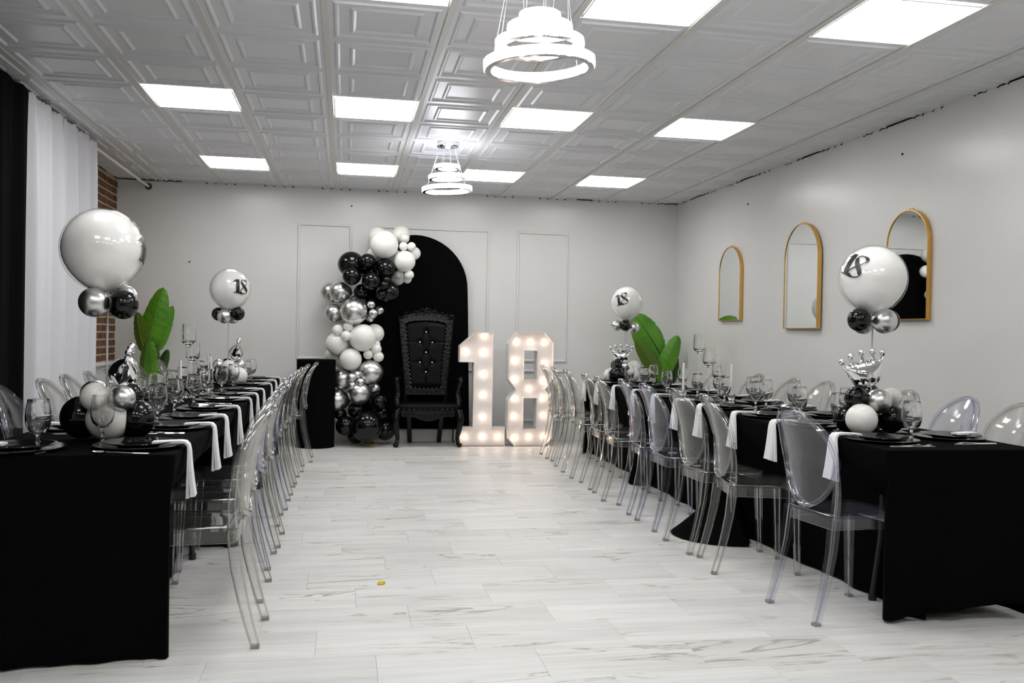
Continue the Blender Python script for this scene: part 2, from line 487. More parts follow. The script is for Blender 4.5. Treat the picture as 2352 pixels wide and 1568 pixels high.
for (yy, zz) in ((5.85, 2.55), (8.3, 2.53)):
    MB().sphere((wx(yy)-.004, yy, zz), .009, 6, 4).build('nail', m_black, wr)
# picture-frame moulding on the back wall
def frame_trim(n, x0, x1, z0, z1):
    prof = [(-.016, 0), (-.016, -.006), (-.008, -.014), (.004, -.016), (.012, -.009), (.016, 0)]
    rings = []
    for (x, zz, sx, sz) in ((x0, z0, 1, 1), (x1, z0, -1, 1), (x1, z1, -1, -1), (x0, z1, 1, -1)):
        rings.append([(x+sx*(p[0]+.016), YB-.001+p[1], zz+sz*(p[0]+.016)) for p in prof])
    struct(MB().loft(rings, True, False, True).build('trim_%d' % n, m_trim, smooth=0), 'white picture-frame moulding on the back wall')
k = 2
for x0, x1 in ((-.535, .05), (.36, 1.59), (1.905, 2.51)):
    frame_trim(k, x0, x1, .90, 2.395); k += 1
    frame_trim(k, x0, x1, .215, .815); k += 1

# ceiling lights
for rj, j in enumerate(LIGHT_ROWS):
    for ci, i in enumerate(LIGHT_COLS):
        x = CX0+(i+.5)*P; yy = CY0+(j+.5)*P
        t = thing('ceiling_light', '%s square LED panel from the brick wall, %s row from the back wall' % (ORD[ci], ORD[rj]), 'ceiling light', (x, yy, CE), 0, 'square LED ceiling panels')
        h = P/2-.022
        b = MB(); b.loft([[(-h, -h, -.004), (h, -h, -.004), (h, h, -.004), (-h, h, -.004)], [(-h+.008, -h+.008, -.006), (h-.008, -h+.008, -.006), (h-.008, h-.008, -.006), (-h+.008, h-.008, -.006)]], True, False)
        b.build('frame', m_ledframe, t, 0)
        h -= .006
        MB().add([(-h, -h, -.0045), (h, -h, -.0045), (h, h, -.0045), (-h, h, -.0045)], [(0, 3, 2, 1)]).build('diffuser', m_led, t, 0)


# ------------------------------------------------------------------ curtains and rod
ROD = (-2.085, 2.715)
t = thing('curtain_rod', 'white curtain rod running under the ceiling along the brick wall', 'curtain rod', (ROD[0], 6, ROD[1]))
MB().tube([(0, -4.2, 0), (0, YB-6-.01, 0)], .0135, 12).build('rod', m_white_metal, t)
MB().tube([(0, YB-6-.022, 0), (0, YB-6-.012, 0), (0, YB-6, 0)], [.026, .034, .036], 16).build('wall_flange', m_greymetal, t)
def curtain(name, label, y0, y1, mat, amp, freq, seed, x=ROD[0]):
    rnd = random.Random(seed); n = int((y1-y0)*90); rows = [0, .02, .035, .06, .10, .3, .6, 1]
    ph = [rnd.uniform(0, 6.28) for _ in range(4)]
    def off(y, k):
        a = amp*(.35+.65*min(1, rows[k]*6)) if rows[k] > .03 else amp*.35
        return a*(.75*sin(freq*y+ph[0]+.9*sin(3.1*y+ph[1]))+.34*sin(freq*1.9*y+ph[2]+sin(5*y))+.10*sin(freq*4.1*y+ph[3]))
    zt, zb = ROD[1]+.035, .012
    front, back = [], []
    for k, r in enumerate(rows):
        zz = zt+(zb-zt)*r
        bulge = .016
        front.append([(x+bulge+off(y0+(y1-y0)*i/n, k), y0+(y1-y0)*i/n, zz+(.006*sin(90*i/n+seed) if k == 0 else 0)) for i in range(n+1)])
        back.append([(x-bulge+off(y0+(y1-y0)*i/n, k), y0+(y1-y0)*i/n, zz+(.006*sin(90*i/n+seed) if k == 0 else 0)) for i in range(n+1)])
    rings = [f+list(reversed(g)) for f, g in zip(front, back)]
    return tag(MB().loft(rings, True, True).build(name, mat, None, 60), label, 'curtain')
curtain('curtain', 'gathered white sheer curtain beside the exposed brick', 7.16, 8.06, m_sheer, .05, 21, 3)
curtain('curtain', 'gathered white sheer curtain next to the black drape', 6.38, 7.15, m_sheer, .05, 19, 5)
curtain('drape', 'black drape hanging floor to ceiling at the picture edge', 2.4, 6.40, m_drape, .02, 17, 8, ROD[0]+.01)

# ------------------------------------------------------------------ tables and cloths
TZ = .745; TWID = .76
def Rp(y, v): return (2.285+.0223*(y-3.51)+v, y)
def Lp(y, v): return (-.612-v, y)
SEG = [(3.515, 5.345), (5.352, 7.182), (7.189, 9.02)]
ROWNAME = {'R': 'row by the mirrors', 'L': 'row by the curtains'}
def cloth(side, seg, k, aisle, wall, near, far, flare, seed):
    """cloth over a table; each side gives (offset at start, offset at end, hem height start, hem height end) of its hem"""
    fp = Rp if side == 'R' else Lp
    y0, y1 = seg; y0 -= .004 if k == 0 else 0; y1 += .004 if k == 2 else 0
    rnd = random.Random(seed); ph = [rnd.uniform(0, 6.28) for _ in range(5)]
    per = []                                                # (v, y, nv, ny, side, t, s)
    rc = .018
    def line(a, b_, n, nv, ny, sd):
        for i in range(n):
            q = i/n; per.append((a[0]+(b_[0]-a[0])*q, a[1]+(b_[1]-a[1])*q, nv, ny, sd, q))
    def arc(cv, cyy, a0, corner):
        for i in range(7):
            a = a0+pi/2*i/6; per.append((cv+rc*cos(a), cyy+rc*sin(a), cos(a), sin(a), corner, i/6))
    W = TWID
    line((rc, y0), (W-rc, y0), 34, 0, -1, 'near'); arc(W-rc, y0+rc, -pi/2, 1)
    line((W, y0+rc), (W, y1-rc), 60, 1, 0, 'wall'); arc(W-rc, y1-rc, 0, 2)
    line((W-rc, y1), (rc, y1), 30, 0, 1, 'far'); arc(rc, y1-rc, pi/2, 3)
    line((0, y1-rc), (0, y0+rc), 76, -1, 0, 'aisle'); arc(rc, y0+rc, pi, 0)
    hem = dict(near=near, wall=wall, far=far, aisle=aisle)
    corners = [(0, y0), (W, y0), (W, y1), (0, y1)]
    n = len(per); K = 14; zt = TZ+.006
    def hv(sd, q):
        if isinstance(sd, str): a = hem[sd]; return a[0]+(a[1]-a[0])*q, a[2]+(a[3]-a[2])*q
        seq = {0: ('aisle', 'near'), 1: ('near', 'wall'), 2: ('wall', 'far'), 3: ('far', 'aisle')}[sd]
        a, c = hem[seq[0]], hem[seq[1]]
        return a[1]+(c[0]-a[1])*q, a[3]+(c[2]-a[3])*q
    rings = []
    for i in range(K+1):
        r = i/K; ring = []
        for (v, yy, nv, ny, sd, q) in per:
            o_, zh = hv(sd, q)
            fl_ = 0; cor = 0
            for (cv, cyy), f in zip(corners, flare):
                d = sqrt((v-cv)**2+(yy-cyy)**2); e = exp(-(d/.13)**2)
                fl_ += f*e; cor += e*min(abs(f)*6, 1)
            arcl = (v if isinstance(sd, str) and sd in ('near', 'far') else 0)+yy*1.0+v*.6
            amp = .010 if not (sd == 'far' and k < 2) and not (sd == 'near' and k > 0) else .001
            fold = amp*(sin(11*arcl+ph[0]+sin(5*arcl+ph[1]))+.5*sin(27*arcl+ph[2]))+.030*cor*sin(60*arcl+ph[3])
            ez = r**1.15
            sm = min(1, max(0, r-.07)/.33); sm = sm*sm*(3-2*sm)
            off = (o_*sm if o_ < 0 else o_*r)+(fold*ez+fl_*r**(3 if fl_ > .2 else 1.8))
            if i == 0: off = -.004
            zz = zt-.004*(i == 0)*0-(zt-zh)*r
            if i == 1: zz = zt-.012
            if i == 0: zz = zt
            vx = v+nv*max(off, -.6); vy = yy+ny*max(off, -.6)
            p = fp(vy, vx); ring.append((p[0], p[1], max(zz, .004)))
        rings.append(ring)
    top = MB(); top.loft(rings, True, False)
    top.f.append(tuple(range(n)))
    # hem turned in, so the cloth has an inner face
    inner = []
    for i in range(K+1):
        inner.append([(x+(0), y_, zz) for (x, y_, zz) in rings[K-i]])
    cx, cyc = fp((y0+y1)/2, W/2)
    inner = [[(x+(cx-x)*.012, y_+(cyc-y_)*.004, zz-(.003 if i == K else 0)) for (x, y_, zz) in rg] for i, rg in enumerate(inner)]
    o0 = len(top.v); top.loft(inner, True, False); top.f.append(tuple(range(len(top.v)-1, len(top.v)-n-1, -1)))
    last = K*n
    for jx in range(n):
        top.f.append((last+jx, last+(jx+1) % n, o0+(jx+1) % n, o0+jx))
    pos = ['near end', 'middle', 'far end'][k]
    return tag(top.build('tablecloth', m_cloth, None, 50), 'black floor-length cloth on the %s table of the %s' % (pos, ROWNAME[side]), 'tablecloth', 'black tablecloths')
def table(side, seg, k):
    fp = Rp if side == 'R' else Lp
    yc = (seg[0]+seg[1])/2; c = fp(yc, TWID/2); rz = -.0223 if side == 'R' else 0
    pos = ['near end', 'middle', 'far end'][k]
    t = thing('folding_table', 'folding table under black cloth, %s of the %s' % (pos, ROWNAME[side]), 'table', (c[0], c[1], 0), rz, 'folding banquet tables')
    b = MB(); L2, W2 = (seg[1]-seg[0])/2-.012, TWID/2-.016
    b.box((0, 0, TZ-.022), (2*W2, 2*L2, .036)); b.build('tabletop', m_greymetal, t)
    for s in (-1, 1):
        for q in (-1, 1):
            MB().tube([(q*.19, s*(L2-.30), TZ-.04), (q*.19, s*(L2-.32), .30), (q*.215, s*(L2-.34), .012)], .014, 8).build('leg', m_black, t)
            MB().tube([(q*.215, s*(L2-.34), 0), (q*.215, s*(L2-.34), .03)], .019, 8).build('foot', m_black, t)
        MB().tube([(-.19, s*(L2-.31), .40), (.19, s*(L2-.31), .40)], .010, 8).build('brace', m_black, t)
# side = (offset start, offset end, hem z start, hem z end)
WS = (-.10, -.10, .02, .02); IN = (0, 0, .01, .01)
cloth('R', SEG[0], 0, (-.10, -.22, .01, .01), WS, (-.03, .03, .012, .10), IN, (.0, .03, 0, .04), 1)
cloth('R', SEG[1], 1, (-.11, -.10, .01, .01), WS, IN, IN, (.40, 0, 0, .0), 2)
cloth('R', SEG[2], 2, (-.11, -.11, .012, .012), WS, IN, IN, (.12, 0, .03, .04), 3)
cloth('L', SEG[0], 0, (-.26, -.12, .03, .005), WS, (-.01, .12, .004, .015), IN, (.03, .04, 0, 0), 4)
cloth('L', SEG[1], 1, (-.13, -.09, .01, .006), WS, IN, IN, (.12, 0, 0, .0), 5)
cloth('L', SEG[2], 2, (-.12, -.11, .01, .01), WS, IN, IN, (.06, 0, .03, .03), 6)
for s_ in 'RL':
    for k_, g_ in enumerate(SEG): table(s_, g_, k_)

# ------------------------------------------------------------------ clear acrylic chairs
def xb(z):
    pts = [(0, -.252), (.12, -.216), (.28, -.178), (.45, -.158), (.56, -.156), (.68, -.168), (.80, -.200), (.90, -.247), (.95, -.272)]
    for (a, xa), (b_, xb_) in zip(pts, pts[1:]):
        if z <= b_:
            q = (z-a)/(b_-a); q = q; return xa+(xb_-xa)*q
    return pts[-1][1]
OCT = [(1, .78), (.78, 1), (-.78, 1), (-1, .78), (-1, -.78), (-.78, -1), (.78, -1), (1, -.78)]
SEATZ = .462
def make_chair(mat, edge):
    both = (mat, edge)
    t = thing('ghost_chair', 'clear chair', 'chair')
    # seat slab
    out = []
    def plan(d):
        pts = []
        xr, xf, wr_, wf_ = -.172+d, .205-d, .168-d, .196-d
        rcr, rcf = .03, .06
        for (cx_, cy_, r, a0) in ((xf-rcf, wf_-rcf, rcf, 0), (xr+rcr, wr_-rcr, rcr, pi/2), (xr+rcr, -wr_+rcr, rcr, pi), (xf-rcf, -wf_+rcf, rcf, 1.5*pi)):
            for i in range(6):
                a = a0+pi/2*i/5; pts.append((cx_+r*cos(a), cy_+r*sin(a)))
        return pts
    b = MB(); b.loft([[(x, y, SEATZ-.014) for x, y in plan(0)], [(x, y, SEATZ-.002) for x, y in plan(0)], [(x, y, SEATZ) for x, y in plan(.003)], [(x, y, SEATZ-.004) for x, y in plan(.05)], [(x, y, SEATZ-.007) for x, y in plan(.11)]])
    b.edge |= set(range(24, 48))
    b.build('seat', both, t)
    po, pi_ = plan(.002), plan(.013); n = len(po); b = MB()
    b.loft([[(x, y, SEATZ-.060) for x, y in po], [(x, y, SEATZ-.0145) for x, y in po], [(x, y, SEATZ-.0145) for x, y in pi_], [(x, y, SEATZ-.062) for x, y in pi_], [(x, y, SEATZ-.062) for x, y in plan(.004)]], True, False, True)
    b.edge |= set(range(72, 120))
    b.build('apron', both, t)
    for s in (-1, 1):
        zs = [.010, .10, .20, .30, .40, .455]
        b = MB(); b.tube([(xb(z), s*(.172-.012*min(z/.45, 1)), z) for z in zs], [(.0145+.006*z/.45, .0155+.008*z/.45) for z in zs], prof=OCT, up=(1, 0, 0), edges=True)
        lg = b.build('leg', both, t)
        MB().box((xb(0)+.002, s*.172, .006), (.030, .028, .012)).build('glide', m_glide, lg, 0)
        zs = [.010, .15, .30, .40]
        b = MB(); b.tube([(.182-.012*z/.4, s*(.168-.006*z/.4), z) for z in zs], [(.0135+.007*z/.4, .0135+.008*z/.4) for z in zs], prof=OCT, up=(1, 0, 0), edges=True)
        lg = b.build('leg', both, t)
        MB().box((.182, s*.168, .006), (.027, .027, .012)).build('glide', m_glide, lg, 0)
    # oval back: rim, stiles and thin panel
    zc, hb, ha = .700, .213, .186
    def bow(y): return .034*(1-(y/.186)**2)
    def oval(a, k=1.0):
        y = ha*k*sin(a)*(1-.10*max(0, -cos(a))); z = zc+hb*k*cos(a)
        return y, z
    b = MB(); N = 44; pts = []
    for i in range(N):
        y, z = oval(2*pi*i/N); pts.append((xb(z)-bow(y), y, z))
    b.tube(pts, (.0095, .0150), prof=OCT, cap=False, loop=True, up=(1, 0, 0), edges=True)
    for s in (-1, 1):
        zs = [.440, .50, .56, .62, .68]
        b.tube([(xb(z)+.001, s*(.161+.017*((z-.44)/.24)), z) for z in zs], [(.0165, .018), (.0145, .0165), (.013, .015), (.011, .013), (.006, .009)], prof=OCT, up=(1, 0, 0), edges=True)
    b.build('back_frame', both, t)
    b = MB(); R_ = [.06, .3, .55, .78, .97]; rings = []
    def prow(k, side):
        out = []
        for i in range(N):
            y, z = oval(2*pi*i/N, k); out.append((xb(z)-bow(y)-.006*(1-k*k)+side*.0032, y, z))
        return out
    rings = [prow(k, 1) for k in R_]+[prow(k, -1) for k in reversed(R_)]
    b.loft(rings, True, True); b.build('backrest', mat, t, 60)
    return t
protos = [make_chair(m, e) for m, e in zip(m_acr, m_acr_edge)]
R_AISLE = [3.75, 4.52, 4.985, 5.563, 6.07, 6.58, 7.065, 7.637, 8.31, 8.84]
RA_FOOT = [1.966, 1.913, 1.907, 1.915, 1.933, 1.897, 1.922, 1.909, 1.953, 1.970]
RA_ROT = [.127, -.17, .043, 0, -.10, -.077, -.045, -.02, -.12, -.05]
L_AISLE = [3.753, 4.345, 4.90, 5.38, 5.94, 6.46, 7.02, 7.52, 8.13, 8.72]
LA_FOOT = [-.315, -.35, -.365, -.352, -.395, -.38, -.378, -.373, -.353, -.297]
R_WALL = [4.02, 4.47, 5.02, 5.50, 6.02, 6.50, 7.18, 8.05]
L_WALL = [4.86, 5.50, 6.00, 6.45, 7.05, 7.95, 8.95]
TINT = {'RA': {0, 6-2, 3}, 'LA': {2, 5}, 'RW': {1}, 'LW': {0}}
rnd = random.Random(11)
for key, ys, nm in (('RA', R_AISLE, 'aisle side, row by the mirrors'), ('LA', L_AISLE, 'aisle side, row by the curtains'), ('RW', R_WALL, 'mirror-wall side, row by the mirrors'), ('LW', L_WALL, 'curtain side, row by the curtains')):
    for i, yy in enumerate(ys):
        edge = Rp(yy, 0)[0] if key[0] == 'R' else Lp(yy, 0)[0]
        jx = rnd.uniform(-.012, .012)
        if key == 'RA': x, rz = RA_FOOT[i]+.252, 0.0
        elif key == 'LA': x, rz = LA_FOOT[i]-.252, pi
        elif key == 'RW': x, rz = 3.10+(yy-4)*.022+jx, pi
        else: x, rz = -1.40-(yy-4.7)*.012+jx, 0.0
        jr = rnd.uniform(-.05, .05)
        if key == 'LA': jr *= .5
        if key == 'RA': jr = RA_ROT[i]
        v = 1 if i in TINT[key] else 0
        lab = '%s chair from the near end, %s plastic, %s' % (ORD[i], 'violet-tinted clear' if v else 'clear', nm)
        dup(protos[v], (x, yy, 0), rz+jr, lab, 'clear acrylic chairs, '+nm)
for p_ in protos: kill(p_)

# ------------------------------------------------------------------ place settings
tz = TZ+.0065
def lathe_mesh(name, prof, mat, n=36): return MB().lathe(prof, n).mesh(name, mat, 40)
me_charger = lathe_mesh('charger', [(.002, 0), (.10, 0), (.112, .004), (.160, .012), (.165, .0125), (.1655, .0145), (.160, .0155), (.116, .008), (.104, .0055), (.002, .0055)], m_charger, 48)
me_plate = lathe_mesh('plate', [(.002, 0), (.072, 0), (.078, .003), (.128, .017), (.132, .0185), (.1315, .0205), (.125, .0195), (.084, .007), (.076, .005), (.002, .005)], m_plate, 44)
def goblet():
    t = thing('goblet', 'goblet', 'glass')
    wl_ = [(.0362, .196), (.0385, .18), (.0425, .155), (.0448, .130), (.0432, .108), (.0365, .086), (.024, .0715), (.010, .066)]
    inn = [(.004, .0745), (.019, .0785), (.033, .0915), (.0405, .112), (.0430, .132), (.0412, .155), (.0372, .18), (.0351, .196)]
    MB().lathe(wl_[::-1]+[(.0357, .1968)]+inn[::-1], 30).build('bowl', m_glass, t, 28)
    MB().lathe([(.010, .0661), (.0065, .060), (.0058, .048), (.0095, .040), (.0062, .032), (.0065, .018), (.012, .0095)], 14).build('stem', m_glass, t, 60)
    MB().lathe([(.012, .0094), (.022, .0062), (.036, .0036), (.0385, .0022), (.0385, .0004), (.034, 0), (.003, .001)], 26).build('foot', m_glass, t, 60)
    return t
gob = goblet()
def napkin_mesh():
    b = MB()
    def strip(path, hw, th0, th1, skew):
        rings = []
        for i, (x, zz) in enumerate(path):
            q = i/(len(path)-1); h = hw[0]+(hw[1]-hw[0])*max(0, (q-.45)/.55); s = skew*max(0, (q-.45)/.55)
            th = th0+(th1-th0)*max(0, (q-.5)/.5)
            a = path[max(i-1, 0)]; c = path[min(i+1, len(path)-1)]
            dx, dz = c[0]-a[0], c[1]-a[1]; l = sqrt(dx*dx+dz*dz); nx, nz = -dz/l, dx/l
            sg = -1 if q > .5 else 1
            rings.append([(x, -h+s, zz), (x, h+s, zz), (x-nx*th, h+s, zz-nz*th), (x-nx*th, -h+s, zz-nz*th)])
        b.loft(rings)
    path = [(-.120, .0250), (-.06, .0275), (-.018, .0290), (.004, .026), (.017, .012), (.022, -.012), (.026, -.06), (.034, -.13), (.043, -.188)]
    strip(path, (.030, .036), .0035, .017, -.004)
    path2 = [(-.120, .0205), (-.06, .0225), (-.018, .0240), (.002, .021), (.013, .008), (.017, -.014), (.018, -.06), (.019, -.13), (.020, -.196)]
    strip(path2, (.031, .043), .0035, .012, .008)
    return b.mesh('napkin', m_napkin, 40)
me_nap = napkin_mesh()
def fork():
    b = MB(); b.loft([[(x, -w_, z), (x, w_, z), (x, w_*.8, z+.002), (x, -w_*.8, z+.002)] for x, w_, z in ((-.10, .0055, .001), (-.095, .0075, .001), (-.05, .0055, .002), (.02, .0028, .004), (.045, .004, .005), (.055, .0105, .003), (.070, .0115, .001))])
    for k in range(4):
        yy = -.0096+.0064*k
        b.loft([[(x, yy-h_, z), (x, yy+h_, z), (x, yy+h_, z+.0016), (x, yy-h_, z+.0016)] for x, h_, z in ((.069, .0019, .001), (.09, .0017, .003), (.105, .001, .007))])
    return b.mesh('fork', m_steel, 40)
def knife():
    b = MB(); b.loft([[(x, -a, .001), (x, c, .001), (x, c*.7, .001+h_), (x, -a*.7, .001+h_)] for x, a, c, h_ in ((-.115, .005, .005, .004), (-.11, .008, .008, .005), (-.02, .0065, .0065, .005), (0, .005, .005, .003), (.012, .009, .007, .0015), (.08, .009, .006, .0015), (.112, .003, .006, .001))])
    return b.mesh('knife', m_steel, 40)
def spoon():
    b = MB(); b.loft([[(x, -w_, z), (x, w_, z), (x, w_*.8, z+.002), (x, -w_*.8, z+.002)] for x, w_, z in ((-.10, .0055, .001), (-.095, .008, .001), (-.05, .0055, .002), (.02, .003, .006), (.05, .0035, .006))])
    rings = []
    for i in range(9):
        a = -pi/2+pi*i/8; rings.append([(.074+.027*sin(a), .0185*max(cos(a), .05)*c_, .010-.009*max(0, cos(a))*sqrt(max(0, 1-c_*c_))) for c_ in (-1, -.7, -.35, 0, .35, .7, 1)])
    back = [[(x, y_, z-.0014) for x, y_, z in r_] for r_ in rings]
    b.loft([f+g[::-1] for f, g in zip(rings, back)])
    return b.mesh('spoon', m_steel, 60)
me_fork, me_knife, me_spoon = fork(), knife(), spoon()

SET = {'RA': [3.84, 4.50, 5.03, 5.60, 6.06, 6.58, 7.12, 7.72, 8.30, 8.80],
       'LA': [3.73, 4.42, 4.86, 5.43, 6.08, 6.52, 7.02, 7.72, 8.22, 8.74],
       'RW': [3.92, 4.55, 5.06, 5.56, 6.06, 6.56, 7.2, 8.06],
       'LW': [3.66, 4.40, 4.90, 5.48, 6.05, 6.55, 7.1, 8.0]}
GOB = {'RA': [(3.72, .25), (4.27, .20), (4.80, .25), (5.37, .24), (5.95, .27), (6.45, .26), (6.92, .18), (7.62, .22), (8.10, .22), (8.62, .2)],
       'LA': [(3.835, .335), (4.58, .27), (5.07, .28), (5.63, .27), (6.33, .30), (6.78, .26), (7.30, .24), (8.02, .22), (8.45, .22)],
       'RW': [(4.2, .50), (4.72, .5), (5.28, .46), (5.60, .42), (6.0, .5), (6.62, .50), (7.6, .56), (8.3, .52)],
       'LW': [(3.60, .50), (4.60, .50), (5.15, .48), (5.72, .5), (6.10, .48), (6.62, .5), (7.35, .5)]}
GNAME = {'RA': 'aisle side of the row by the mirrors', 'LA': 'aisle side of the row by the curtains', 'RW': 'mirror-wall side of the row by the mirrors', 'LW': 'curtain side of the row by the curtains'}
SN = {'RA': 'aisle side by the mirrors', 'LA': 'aisle side by the curtains', 'RW': 'wall side by the mirrors', 'LW': 'wall side by the curtains'}
for key in ('RA', 'LA', 'RW', 'LW'):
    fp = Rp if key[0] == 'R' else Lp
    wallside = key[1] == 'W'
    out = (pi if not wallside else 0) if key[0] == 'R' else (0 if not wallside else pi)     # direction of the diner
    for i, yy in enumerate(SET[key]):
        v = .176 if not wallside else TWID-.176
        px, py = fp(yy, v); which = '%s seat from near end' % ORD[i]; g = ' on the '+GNAME[key]
        o = obj('charger_plate', me_charger, None, (px, py, tz)); tag(o, 'large black charger plate, %s, %s' % (which, SN[key]), 'plate', 'black chargers'+g)
        o = obj('dinner_plate', me_plate, None, (px, py, tz+.0058)); tag(o, 'smaller black dinner plate, %s, %s' % (which, SN[key]), 'plate', 'black dinner plates'+g)
        ex, ey = fp(yy+(.10 if key == 'RA' else (.0 if key == 'LA' else .03)), 0 if not wallside else TWID)
        o = obj('napkin', me_nap, None, (ex, ey+rnd.uniform(-.01, .01), tz+.0005), (0, 0, out+rnd.uniform(-.05, .05))); tag(o, 'hanging white napkin, %s, %s' % (which, SN[key]), 'napkin', 'white napkins'+g)
        s = -1
        for kind, me, d in (('fork' if not (key == 'LA' and i == 0) else 'spoon', me_fork if not (key == 'LA' and i == 0) else me_spoon, .192), ('knife', me_knife, .215)):
            if i == 0 and kind == 'knife' and key == 'LA': continue
            fx, fy = fp(yy-d, (v+(.0 if not wallside else 0)) + (.02 if not wallside else -.02))
            if fy < SEG[0][0]+.02: fy = SEG[0][0]+.035
            o = obj(kind, me, None, (fx, fy, tz+.0005), (0, 0, out+pi+rnd.uniform(-.06, .06)))
            tag(o, 'steel %s beside the plate, %s, %s' % (kind, which, SN[key]), 'cutlery', 'steel %ss' % kind+g if kind != 'knife' else 'steel knives'+g)
    for i, (yy, v) in enumerate(GOB[key]):
        px, py = fp(yy, v)
        dup(gob, (px, py, tz), rnd.uniform(0, 6), '%s water goblet from the near end, %s' % (ORD[i], SN[key]), 'water goblets'+g)
kill(gob)

# tall glass candle holders, taper candles
def holder(x, y, h, label, group):
    t = thing('candle_holder', label, 'candle holder', (x, y, tz), 0, group)
    MB().lathe([(.003, 0), (.046, 0), (.047, .004), (.040, .009), (.012, .016), (.006, .026)], 28).build('base', m_glass, t, 60)
    zc_ = h-.155
    MB().lathe([(.006, .0261), (.0052, .06), (.0052, zc_-.03), (.010, zc_)], 14).build('stem', m_glass, t, 60)
    MB().lathe([(.010, zc_+.0003), (.030, zc_+.022), (.047, zc_+.042), (.047, h), (.0445, h), (.0440, zc_+.047), (.027, zc_+.030), (.003, zc_+.018)], 30).build('cup', m_glass, t, 60)
def candle(x, y, h, label):
    t = thing('taper_candle', label, 'candle', (x, y, tz), 0, 'white taper candles')
    MB().lathe([(.003, 0), (.026, 0), (.027, .005), (.018, .012), (.013, .018), (.021, .026), (.026, .036), (.024, .047), (.015, .052), (.018, .058), (.0175, .060), (.0105, .060), (.0100, .045), (.003, .044)], 22).build('crystal_foot', m_glass, t, 60)
    MB().lathe([(.003, .0445), (.0097, .0445), (.0092, .12), (.0080, h-.014), (.005, h-.004), (.002, h)], 14).build('candle', m_wax, t, 60)
    MB().tube([(0, 0, h-.001), (.001, 0, h+.006), (-.004, 0, h+.011)], .0009, 5).build('wick', m_wick, t)
gR, gL = 'glass candle holders by the mirrors', 'glass candle holders by the curtains'
holder(2.680, 6.60, .495, 'tallest stemmed glass candle holder on the row by the mirrors', gR)
holder(2.705, 6.46, .395, 'middle-height stemmed glass candle holder on the row by the mirrors', gR)
holder(2.725, 6.32, .300, 'shortest stemmed glass candle holder on the row by the mirrors', gR)
holder(-1.035, 6.35, .495, 'tallest stemmed glass candle holder on the row by the curtains', gL)
holder(-1.030, 6.50, .385, 'middle-height stemmed glass candle holder on the row by the curtains', gL)
holder(-.985, 6.68, .290, 'shortest stemmed glass candle holder on the row by the curtains', gL)
candle(2.566, 6.62, .272, 'white taper candle beyond the glass holders on the row by the mirrors')
candle(2.745, 6.14, .285, 'white taper candle before the glass holders on the row by the mirrors')
candle(-1.02, 5.98, .268, 'white taper candle before the glass holders on the row by the curtains')
candle(-.965, 6.86, .270, 'white taper candle beyond the glass holders on the row by the curtains')

# ------------------------------------------------------------------ balloons
def balloon_mesh(name, mat, knot=True):
    b = MB(); n, m = 28, 18; rings = []
    for i in range(m+1):
        a = -pi/2+pi*i/m; z = sin(a); r = max(cos(a), .015)
        taper = 1-.07*max(0, -z)**1.5*1.5
        rings.append([(r*taper*cos(2*pi*k/n), r*taper*sin(2*pi*k/n), z*1.04-(.07*max(0, -z)**6)) for k in range(n)])
    b.loft(rings)
    if knot: b.lathe([(.03, -1.09), (.05, -1.13), (.035, -1.16), (.09, -1.22), (.005, -1.21)], 10)
    return b.mesh(name, mat, 60)
BM = {'w': balloon_mesh('balloon', m_lwhite), 'k': balloon_mesh('balloon', m_lblack), 's': balloon_mesh('balloon', m_lsilver)}
def balloon(parent, c, p, r, toward=None, squash=1.0):
    """balloon at world point p, its knot pointing toward the cluster"""
    d = (Vector(toward)-Vector(p)) if toward is not None else Vector((0, 0, -1))
    if d.length < 1e-4: d = Vector((0, 0, -1))
    q = d.normalized().to_track_quat('-Z', 'Y')
    o = obj('balloon', BM[c], parent)
    o.matrix_parent_inverse = Matrix.Identity(4)
    o.rotation_mode = 'QUATERNION'; o.rotation_quaternion = q
    o.location = Vector(p)-Vector(parent.location); o.scale = (r, r, r*squash)
    return o
ga = thing('balloon_garland', 'tall garland of white, black and chrome balloons beside the black throne', 'balloon garland', (.23, 9.86, 0))
FR, MI, BA = 9.70, 9.80, 9.92
